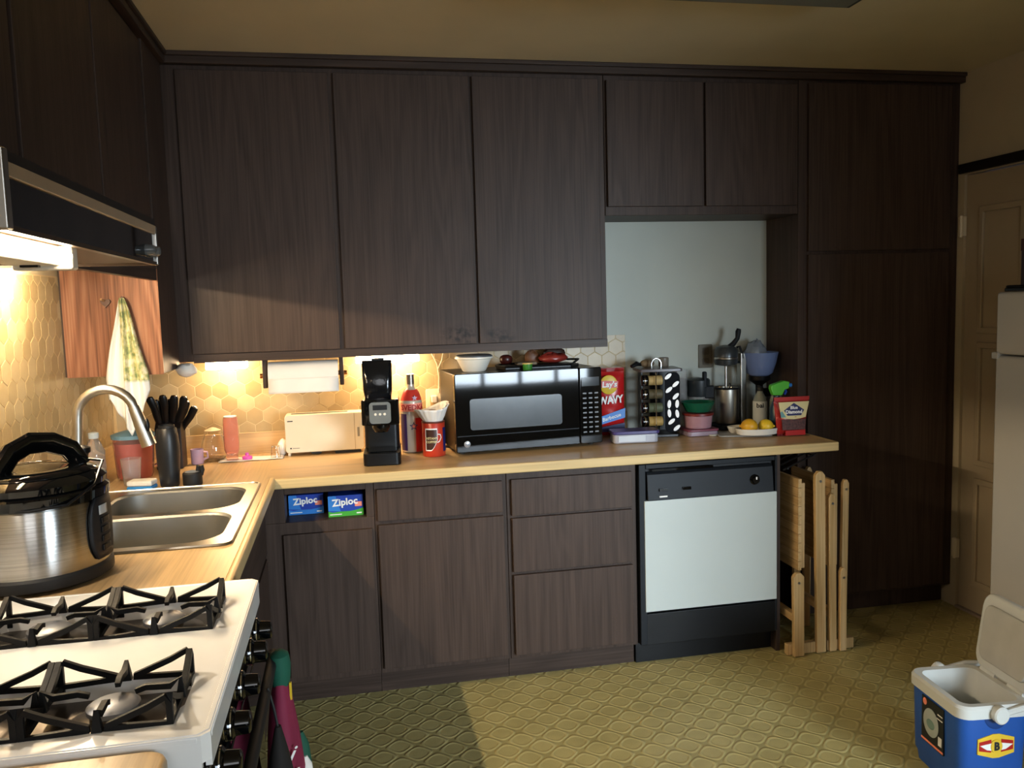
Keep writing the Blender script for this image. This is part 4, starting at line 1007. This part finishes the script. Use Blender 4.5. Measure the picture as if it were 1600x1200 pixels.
# clear cups, pitcher, bowl stack
t = T('plastic_cups', 'tall stack of clear plastic cups behind the spice rack', 'cup', (2.528, -.085, ZT))
for k in range(5):
    P('cup', B().lathe([(.026, .0+k*.04), (.036, .13+k*.04), (.0345, .13+k*.04), (.025, .003+k*.04)], n=24, cap=False), plastic_clear, t)
t = T('mixing_pitcher', 'clear jug with a dark grey lid and upright handle behind the green bowl', 'pitcher', (2.622, -.085, ZT))
P('jug', B().lathe([(.038, 0), (.045, .004), (.050, .16), (.048, .16), (.043, .006), (.001, .006)], n=28, cap=False), plastic_clear, t)
P('lid', B().lathe([(.052, .158), (.055, .165), (.055, .235), (.048, .242), (.02, .246)], n=28), mat('lid_grey', '#22282b', .4), t)
P('handle', B().box(.004, .022, -.055, -.03, .20, .278).box(.012, .06, -.052, -.036, .15, .21), charcoal, t, bevel=.006)
t = T('storage_box', 'low clear box with a pale lilac base under the green bowl', 'container', (2.548, -.245, ZT), 0)
P('tub', B().prism(rrect(-.072, .076, -.06, .06, .02), 'z', 0, .022), mat('lilac_clear', '#8a7a86', .25), t, bevel=.005)
P('lid', B().prism(rrect(-.075, .080, -.064, .064, .02), 'z', .022, .032), mat('rose_lid', '#6b3040', .35), t, bevel=.003)
t = T('storage_box', 'pink clear tub with a dark red rim under the green bowl', 'container', (2.548, -.245, ZT+.0325))
P('tub', B().lathe([(.055, 0), (.060, .004), (.066, .062), (.062, .062), (.001, .060)], n=28, cap=False), mat('rose_tub', '#97727a', .25), t)
P('rim', B().lathe([(.066, .058), (.071, .060), (.071, .070), (.060, .071)], n=28), redd, t)
t = T('green_bowl', 'translucent dark green bowl on top of the pink tub', 'bowl', (2.548, -.245, ZT+.1045))
P('bowl', B().lathe([(.045, 0), (.055, .004), (.074, .040), (.077, .048), (.074, .048), (.054, .008), (.001, .006)], n=32, cap=False), mat('bowl_green', '#0d4a35', .2), t)

# citrus press
t = T('citrus_press', 'grey lever citrus press with a steel juice cup in the niche', 'juicer', (2.765, -.115, ZT))
P('foot_plate', B().prism(rrect(-.080, .085, -.075, .075, .025), 'z', 0, .022), charcoal, t, bevel=.005)
P('column', B().box(.052, .082, -.02, .025, .022, .36), steel, t, bevel=.005)
P('head', B().lathe([(.030, .300), (.052, .306), (.056, .325), (.056, .375), (.045, .390), (.015, .398)], (-.015, 0, 0), n=32), mat('press_grey', '#3d4143', .28, .4), t)
P('head_highlight', B().lathe([(.0562, .330), (.0562, .342)], (-.015, 0, 0), n=32, cap=False), steel, t, solid=.0006)
P('ram', B().cyl((-.015, 0, .19), (-.015, 0, .302), .007, 10), steel, t)
P('lever', B().tube([(-.005, -.01, .388), (.015, -.02, .405), (.030, -.03, .43), (.033, -.032, .462), (.036, -.034, .475)], [.012, .013, .011, .014, .010], 10), charcoal, t)
P('side_loop', B().tube([(.042, 0, .385), (.050, -.01, .390), (.060, -.015, .360), (.064, -.015, .335), (.066, -.01, .312), (.040, 0, .315)], .006, 8), charcoal, t)
P('juice_cup', B().lathe([(.050, .024), (.054, .03), (.056, .195), (.054, .197), (.052, .19), (.048, .03), (.001, .028)], (-.015, -.01, 0), n=32, cap=False), brushed, t)
P('cup_rim', B().lathe([(.056, .190), (.0585, .195), (.056, .200)], (-.015, -.01, 0), n=32, cap=False), charcoal, t, solid=.001)
P('cup_knob', B().lathe([(.004, .197), (.005, .215), (.002, .222)], (-.02, -.05, 0)), black_satin, t)

# blue bowl on its stand
t = T('bowl_stand', 'black pedestal stand in the back corner of the niche', 'stand', (2.922, -.115, ZT))
P('pedestal', B().lathe([(.060, 0), (.060, .012), (.022, .03), (.016, .10), (.018, .20), (.050, .225), (.052, .245)], n=24), black_satin, t)
P('scale_face', B().box(-.02, .025, -.062, -.05, .15, .19), black_gloss, t)
t = T('blue_bowl', 'wide translucent blue-lilac bowl on the black pedestal', 'bowl', (2.922, -.115, ZT+.246))
P('bowl', B().lathe([(.045, .0), (.062, .012), (.078, .06), (.089, .112), (.085, .112), (.074, .062), (.058, .016), (.001, .010)], n=36, cap=False), mat('bowl_blue', '#6f7fa6', .3), t)
t = T('plastic_wrap', 'clear crumpled plastic wrap sticking out of the blue bowl', 'wrap', (2.915, -.10, ZT+.257))
rnd = random.Random(21)
P('crumple', B().sphere((0, 0, .075), .05, .04, .066, 14, 9).xf(lambda p: Vector((p.x*(1+.35*rnd.random()), p.y*(1+.3*rnd.random()), max(.0, p.z*(1+.2*rnd.random()))))), mat('wrap_grey', '#7d848c', .25), t)

# drink bottles
bt = None
lbls = ['clear drink bottle with a white label in front of the pedestal', 'clear drink bottle nearest the red almond bag', 'clear drink bottle hidden behind the two labelled ones']
for k, (x, y) in enumerate(((2.868, -.225), (2.940, -.245))):
    t = T('drink_bottle', lbls[k], 'bottle', (x, y, ZT), -.1, 'drink bottles in the niche')
    P('body', B().lathe([(.030, 0), (.033, .004), (.033, .13), (.026, .155), (.014, .178), (.013, .188), (.001, .188)], n=24, cap=False), mat('drink_clear', '#7d8279', .15), t)
    P('label_sleeve', B().lathe([(.0333, .03), (.0338, .032), (.0338, .135), (.0333, .137)], n=24, cap=False), mat('sleeve_white' if k == 0 else 'sleeve_grey', '#b5b8b2' if k == 0 else '#5f665f', .4), t)
    P('cap', B().lathe([(.015, .184), (.0155, .188), (.0155, .202), (.011, .204)], n=18), black_matte, t)
    if k < 2: text('lettering', 'bai', .030, (0, 0, .118), charcoal, t, wrap=.0338, bold=.0008, tilt=-.36)

# board, dish, lemons
t = T('cutting_board', 'thin pale cutting board under the white oval dish', 'board', (2.735, -.335, ZT), math.radians(-14))
P('board', B().prism(rrect(-.125, .115, -.055, .075, .02), 'z', 0, .007), mat('board_grey', '#8c8b86', .5), t, bevel=.002)
P('grip', B().prism(rrect(-.165, -.120, -.02, .04, .018), 'z', 0, .007), mat('board_grip', '#a5a39c', .5), t, bevel=.002)
t = T('oval_dish', 'white oval dish holding two lemons', 'dish', (2.778, -.375, ZT+.0075))
P('dish', B().lathe([(.085, 0), (.098, .004), (.106, .028), (.103, .030), (.094, .010), (.001, .006)], n=40, cap=False, sy=.62), plastic_white, t)
def lemon(label, x, y, s_, col, rz):
    t = T('lemon', label, 'lemon', (x, y, ZT+.0145), rz, 'lemons in the white dish')
    P('fruit', B().sphere((0, 0, .031*s_), .034*s_, .032*s_, .031*s_, 20, 14), mat('lemon_'+col[1:], col, .4, bmp=.25, scale=90), t)
    P('tip', B().sphere((.034*s_, 0, .031*s_), .007*s_, .006*s_, .006*s_, 10, 6), D.materials['lemon_'+col[1:]], t)
lemon('larger orange-yellow lemon in the white dish', 2.728, -.392, 1.08, '#cf9a22', 2.6)
lemon('smaller bright yellow lemon in the white dish', 2.808, -.392, .98, '#d9b52a', -.6)
t = T('spoon_rest', 'small pale boat-shaped spoon rest on the cutting board', 'dish', (2.712, -.300, ZT+.0075), .3)
P('dish', B().lathe([(.030, 0), (.040, .008), (.050, .030), (.046, .030), (.036, .011), (.001, .004)], n=24, cap=False, sy=.6), plastic_white, t)

# almond bag, spray bottle, blue cap
t = T('almond_bag', 'red almond bag with a blue diamond label at the worktop end', 'bag', (2.912, -.425, ZT), math.radians(-3))
P('bag', bagshape(.128, .168, .175, .026, .012), mat('almond_red', '#8f1d1c', .3, bmp=.3, scale=30), t)
P('top_seal', B().prism([(-.082, .158), (.082, .158), (.0835, .175), (-.0835, .175)], 'y', -.008, -.006), mat('seal_red', '#a5261f', .3), t, smooth=False)
P('cream_label', B().prism([(-.058, .085), (-.03, .080), (0, .077), (.03, .080), (.056, .085), (.072, .155), (-.072, .155)], 'y', -.0278, -.026), cream, t, smooth=False)
P('blue_diamond', B().prism([(-.046, .118), (-.030, .094), (.034, .094), (.048, .118), (0, .150)], 'y', -.0290, -.0276), navy, t, smooth=False)
text('lettering', 'Blue', .020, (0, -.0294, .129), white_print, t, bold=.0005)
text('lettering', 'Diamond', .022, (0, -.0294, .110), white_print, t, bold=.0006, squeeze=.95)
P('teal_corner', B().prism([(-.06, .087), (-.036, .087), (-.055, .115), (-.064, .110)], 'y', -.0285, -.0275), mat('teal_print', '#5f8f8f', .4), t, smooth=False)
P('nut_window', B().prism([(-.052, .03), (.052, .03), (.058, .077), (-.056, .077)], 'y', -.0272, -.0255), mat('almond_brown', '#4a2620', .5, var=.6, scale=120), t, smooth=False)
P('bottom_patch', B().prism([(-.035, .004), (.058, .004), (.058, .028), (-.035, .026)], 'y', -.0215, -.020), red, t, smooth=False)
t = T('spray_bottle', 'spray bottle with a bright green and blue trigger head behind the almond bag', 'spray bottle', (2.878, -.36, ZT))
P('bottle', B().lathe([(.028, 0), (.030, .004), (.030, .12), (.016, .155), (.014, .175), (.001, .176)], n=24, cap=False), mat('spray_dark', '#20384a', .3), t)
sg = mat('spray_green', '#4fae2e', .4)
P('trigger_head', B().prism([(-.022, .178), (.022, .176), (.034, .200), (.055, .206), (.058, .236), (.030, .242), (-.030, .225), (-.034, .208)], 'y', -.014, .014), sg, t, bevel=.004)
P('nozzle', B().cyl((.055, 0, .221), (.072, 0, .219), .009, 12), blue2, t)
P('trigger', B().tube([(.040, 0, .205), (.046, 0, .190), (.038, 0, .178)], .006, 8), blue, t)
t = T('wrapper', 'crumpled blue wrapper at the end of the worktop', 'wrapper', (2.985, -.345, ZT))
rnd = random.Random(9)
P('wrapper', B().sphere((0, 0, .024), .024, .02, .024, 12, 8).xf(lambda p: Vector((p.x*(1+.25*rnd.random()), p.y*(1+.2*rnd.random()), max(0, p.z*(1+.15*rnd.random()))))), mat('wrapper_blue', '#1f5a9a', .4), t)
t = T('niche_outlet', 'tan cover plate low on the pale niche wall', 'outlet', (2.695, -.003, 1.20))
P('plate', B().prism(rrect(-.035, .035, 0, .115, .005), 'y', -.006, .0), mat('tan_plate', '#5c5442', .4), t, bevel=.001)
P('socket', B().prism(rrect(-.017, .017, .015, .05, .007), 'y', -.008, -.006).prism(rrect(-.017, .017, .065, .10, .007), 'y', -.008, -.006), mat('tan_socket', '#4a4234', .4), t)

# ================================================================== folded tray tables and rack under the worktop end
def tray_table(label, x0, panel_x, legs, ztop, feet, back=.42):
    t = T('folding_tray_table', label, 'tray table', (x0, -.66, 0), 0, 'folded tray tables beside the dishwasher')
    ns = 10
    for k in range(ns):
        z0, z1 = .362+k*(ztop-.362)/ns, .362+(k+1)*(ztop-.362)/ns
        P('slat', B().box(panel_x, panel_x+.015, -.618, -.58+back, z0+.0008, z1-.0008), bamboo_y, t, world=True, smooth=False)
    for y in (-.60, -.61+back):
        P('batten', B().box(panel_x+.0152, panel_x+.033, y-.014, y+.014, .37, ztop-.02), bamboo, t, world=True, bevel=.002)
    for (xa, xb, xt0, xt1, z1, y, rnd_) in legs:
        w = (xb-xa)/2
        pts = [(xa, 0.004), (xb, 0.004), (xt1, z1-.02), ((xt0*.3+xt1*.7), z1-.003), ((xt0*.7+xt1*.3), z1-.003), (xt0, z1-.02)]
        lg = P('leg', B().prism(pts, 'y', y, y+.022), bamboo, t, world=True, bevel=.003)
        P('bolt', B().cyl(((xt0+xt1)/2, y-.002, z1-.045), ((xt0+xt1)/2, y+.002, z1-.045), .0055, 10), steel, lg, world=True)
        P('leg', B().prism(pts, 'y', y+back, y+back+.022), bamboo, t, world=True, bevel=.003)
    for (xa, xb, y) in feet:
        P('foot', B().box(xa, xb, y, y+.028, .003, .050), bamboo, t, world=True, bevel=.003)
    P('stretcher', B().box(legs[0][0]+.004, legs[0][0]+.03, legs[0][5]+.022, legs[0][5]+back, .15, .185), bamboo_y, t, world=True, bevel=.003)
    return t
tray_table('folded bamboo tray table whose slatted top faces the dishwasher', 2.85, 2.838,
           [(2.792, 2.838, 2.786, 2.836, .372, -.672, 1), (2.905, 2.948, 2.893, 2.938, .800, -.660, 1)], .762, [(2.772, 2.905, -.648)])
tray_table('folded bamboo tray table standing against the pantry side', 3.0, 2.992,
           [(2.966, 2.998, 2.956, 2.990, .70, -.660, 1), (3.010, 3.040, 3.008, 3.038, .375, -.668, 1), (3.028, 3.056, 3.036, 3.064, .752, -.640, 1)], .748, [(2.962, 3.088, -.646)], .29)
t = T('wire_rack', 'dark wire rack lying on the folded tray tables under the worktop', 'rack', (2.85, -.4, .80))
wr_ = B()
for k in range(6):
    wr_.tube([(2.778+.0*k, -.60+k*.06, .802), (2.99, -.50+k*.06, .842)], .004, 6)
wr_.tube([(2.80, -.60, .806), (2.80, -.26, .806)], .004, 6).tube([(2.97, -.52, .838), (2.97, -.18, .838)], .004, 6)
P('wires', wr_, mat('rack_wire', '#2b2c2e', .35, .5), t, world=True)

# ================================================================== fridge
t = T('refrigerator', 'off-white refrigerator at the edge of the view beside the blue cooler', 'fridge', (3.51, -1.63, 0))
fr_m = mat('fridge_enamel', '#adaaa4', .3, var=.03, scale=2)
P('cabinet', B().box(3.262, 3.82, -1.985, -1.290, .03, 1.528), fr_m, t, world=True, bevel=.008)
P('freezer_door', B().box(3.198, 3.256, -1.985, -1.287, 1.315, 1.530), fr_m, t, world=True, bevel=.010)
P('fridge_door', B().box(3.198, 3.256, -1.985, -1.287, .10, 1.311), fr_m, t, world=True, bevel=.010)
P('hinge', B().box(3.192, 3.25, -1.305, -1.276, 1.298, 1.322), fr_m, t, world=True, bevel=.004)
P('door_handle', B().tube([(3.198, -1.93, 1.25), (3.165, -1.93, 1.23), (3.165, -1.93, .85), (3.198, -1.93, .83)], .011, 8), steel, t, world=True)
P('toe_grille', B().box(3.24, 3.80, -1.97, -1.30, .002, .10), black_matte, t, world=True)
t = T('baking_tray', 'dark flat tray on top of the refrigerator', 'tray', (3.5, -1.6, 1.5312))
P('tray', B().prism(rrect(-.297, .20, -.22, .302, .03), 'z', 0, .012), black_satin, t, bevel=.003)
P('lip', B().tube([(x, y, .016) for x, y in rrect(-.290, .194, -.214, .296, .03)], .006, 6, closed=True), black_satin, t)
t = T('cereal_box', 'dark red and purple box on the tray over the refrigerator', 'box', (3.316, -1.43, 1.5442))
P('carton', B().box(-.085, .10, -.08, .075, 0, .16), mat('carton_dark', '#2a1c22', .5), t, bevel=.002)
P('printed_top', B().box(-.086, .101, -.081, .076, .122, .162), mat('carton_red', '#3a1712', .5), t)

# ================================================================== cooler
t = T('cooler', 'blue picnic cooler with a white rim and its white lid standing open', 'cooler', (2.854, -1.602, 0), math.radians(-6))
t.scale = (1, 1, 1.132)
def shell(levels, r):
    b = B(); rg = []
    for z, hx, hy in levels:
        rg.append([(x, y, z) for x, y in rrect(-hx, hx, -hy, hy, r, 5)])
    n = len(rg[0]); m = len(rg)
    return b.add([p for q in rg for p in q], [(j*n+k, j*n+(k+1) % n, (j+1)*n+(k+1) % n, (j+1)*n+k) for j in range(m-1) for k in range(n)]+[tuple(range(n))[::-1]])
HX, HY = .115, .140
P('body', shell([(.004, HX-.022, HY-.022), (.010, HX-.016, HY-.016), (.035, HX-.013, HY-.013), (.045, HX-.008, HY-.008), (.236, HX-.003, HY-.003)], .035), cooler_blue, t)
cw = mat('cooler_white', '#c9cac4', .35, var=.03)
n_ = 24
b = B(); rg = []
for z, hx, hy, r in ((.231, HX+.004, HY+.004, .04), (.258, HX+.004, HY+.004, .04), (.265, HX-.002, HY-.002, .037), (.264, HX-.022, HY-.022, .03), (.06, HX-.034, HY-.034, .03)):
    rg.append([(x, y, z) for x, y in rrect(-hx, hx, -hy, hy, r, 5)])
n = len(rg[0]); m = len(rg)
P('rim', b.add([p for q in rg for p in q], [(j*n+k, j*n+(k+1) % n, (j+1)*n+(k+1) % n, (j+1)*n+k) for j in range(m-1) for k in range(n)]+[tuple((m-1)*n+k for k in range(n))]), cw, t)
lid = B().prism(rrect(-HY, HY, 0, .222, .045), 'x', 0, .030)
tl = Matrix.Rotation(math.radians(9), 3, 'Y')
lid.xf(lambda p: (tl @ p)+Vector((HX-.004, 0, .268)))
P('lid', lid, cw, t, bevel=.008)
li = B().prism(rrect(-HY+.03, HY-.03, .03, .192, .03), 'x', -.012, .001)
li.xf(lambda p: (tl @ p)+Vector((HX-.004, 0, .268)))
P('lid_liner', li, mat('lid_liner', '#b5b3aa', .4), t, bevel=.006)
P('hinge', B().cyl((HX, -.10, .268), (HX, -.03, .268), .008, 10).cyl((HX, .03, .268), (HX, .10, .268), .008, 10), cw, t)
for s_ in (-1, 1):
    P('pivot', B().lathe([(.022, 0), (.024, .004), (.024, .022), (.020, .026)], n=22).xf(lambda p: Vector((p.x, s_*(HY+p.z), .245+p.y))), cw, t)
P('handle', B().tube([(0, -HY-.012, .245), (.09, -HY-.012, .262), (.155, -HY-.012, .258), (.165, -HY+.02, .257), (.165, HY-.02, .257), (.155, HY+.012, .258), (.09, HY+.012, .262), (0, HY+.012, .245)], .009, 8), cw, t)
P('handle_recess', B().lathe([(.040, 0), (.036, .002)], n=24).xf(lambda p: Vector((p.x, -HY+.0030-p.z, .238+min(p.y, 0)))), mat('cooler_blue_deep', '#153c7a', .4), t)
# badge on the end, label on the long side
def ybox(x0, x1, z0, z1, d, m, name): return P(name, B().box(x0, x1, -HY+.001-d, -HY+.010, z0, z1), m, t)
bd = P('badge', B().prism([(-.058, .173), (-.010, .185), (.010, .185), (.058, .173), (.058, .131), (.010, .119), (-.010, .119), (-.058, .131)], 'y', -HY+.0015, -HY+.009), yellow, t, smooth=False)
P('badge_wing', B().prism([(-.054, .165), (-.016, .171), (-.016, .135), (-.054, .141)], 'y', -HY+.0003, -HY+.003), red, bd, smooth=False)
P('badge_wing', B().prism([(.054, .165), (.016, .171), (.016, .135), (.054, .141)], 'y', -HY+.0003, -HY+.003), red, bd, smooth=False)
P('badge_stripe', B().prism([(-.052, .156), (-.016, .161), (-.016, .141), (-.030, .143)], 'y', -HY-.0008, -HY+.003), white_print, bd, smooth=False)
P('badge_stripe', B().prism([(.052, .156), (.016, .161), (.016, .141), (.030, .143)], 'y', -HY-.0008, -HY+.003), white_print, bd, smooth=False)
P('badge_disc', B().lathe([(.019, 0), (.018, .002)], n=24).xf(lambda p: Vector((p.x, -HY-.0002-p.z, .152+p.y))), yellow, bd)
text('lettering', 'B', .030, (0, -HY-.0028, .152), black_matte, bd, bold=.0016)
lb = P('side_label', B().box(-HX+.0005, -HX+.010, -.055, .060, .090, .220), mat('label_black', '#14161a', .4), t)
P('label_stripe', B().box(-HX-.0004, -HX+.002, -.055, .060, .093, .099), salmon, lb)
P('label_dot', B().lathe([(.010, 0), (.010, .001)], n=16).xf(lambda p: Vector((-HX-.0-p.z, .042+p.x, .207+p.y))), salmon, lb)
P('label_medal', B().lathe([(.040, 0), (.040, .001), (.036, .002)], n=28).xf(lambda p: Vector((-HX-.0002-p.z, .008+p.x, .157+p.y))), mat('medal_silver', '#a5aca6', .4), lb)
P('medal_relief', B().sphere((-HX-.002, .008, .153), .002, .022, .014, 14, 8), mat('medal_green', '#6f8a80', .5), lb)
P('fine_print', B().box(-HX-.0004, -HX+.002, -.050, -.025, .195, .198).box(-HX-.0004, -HX+.002, -.050, -.020, .183, .186).box(-HX-.0004, -HX+.002, -.048, -.03, .110, .135), white_print, lb)
for x in (-.06, .06):
    for y in (-.085, .085): P('foot', B().box(x-.02, x+.02, y-.015, y+.015, 0, .008), cooler_blue, t)
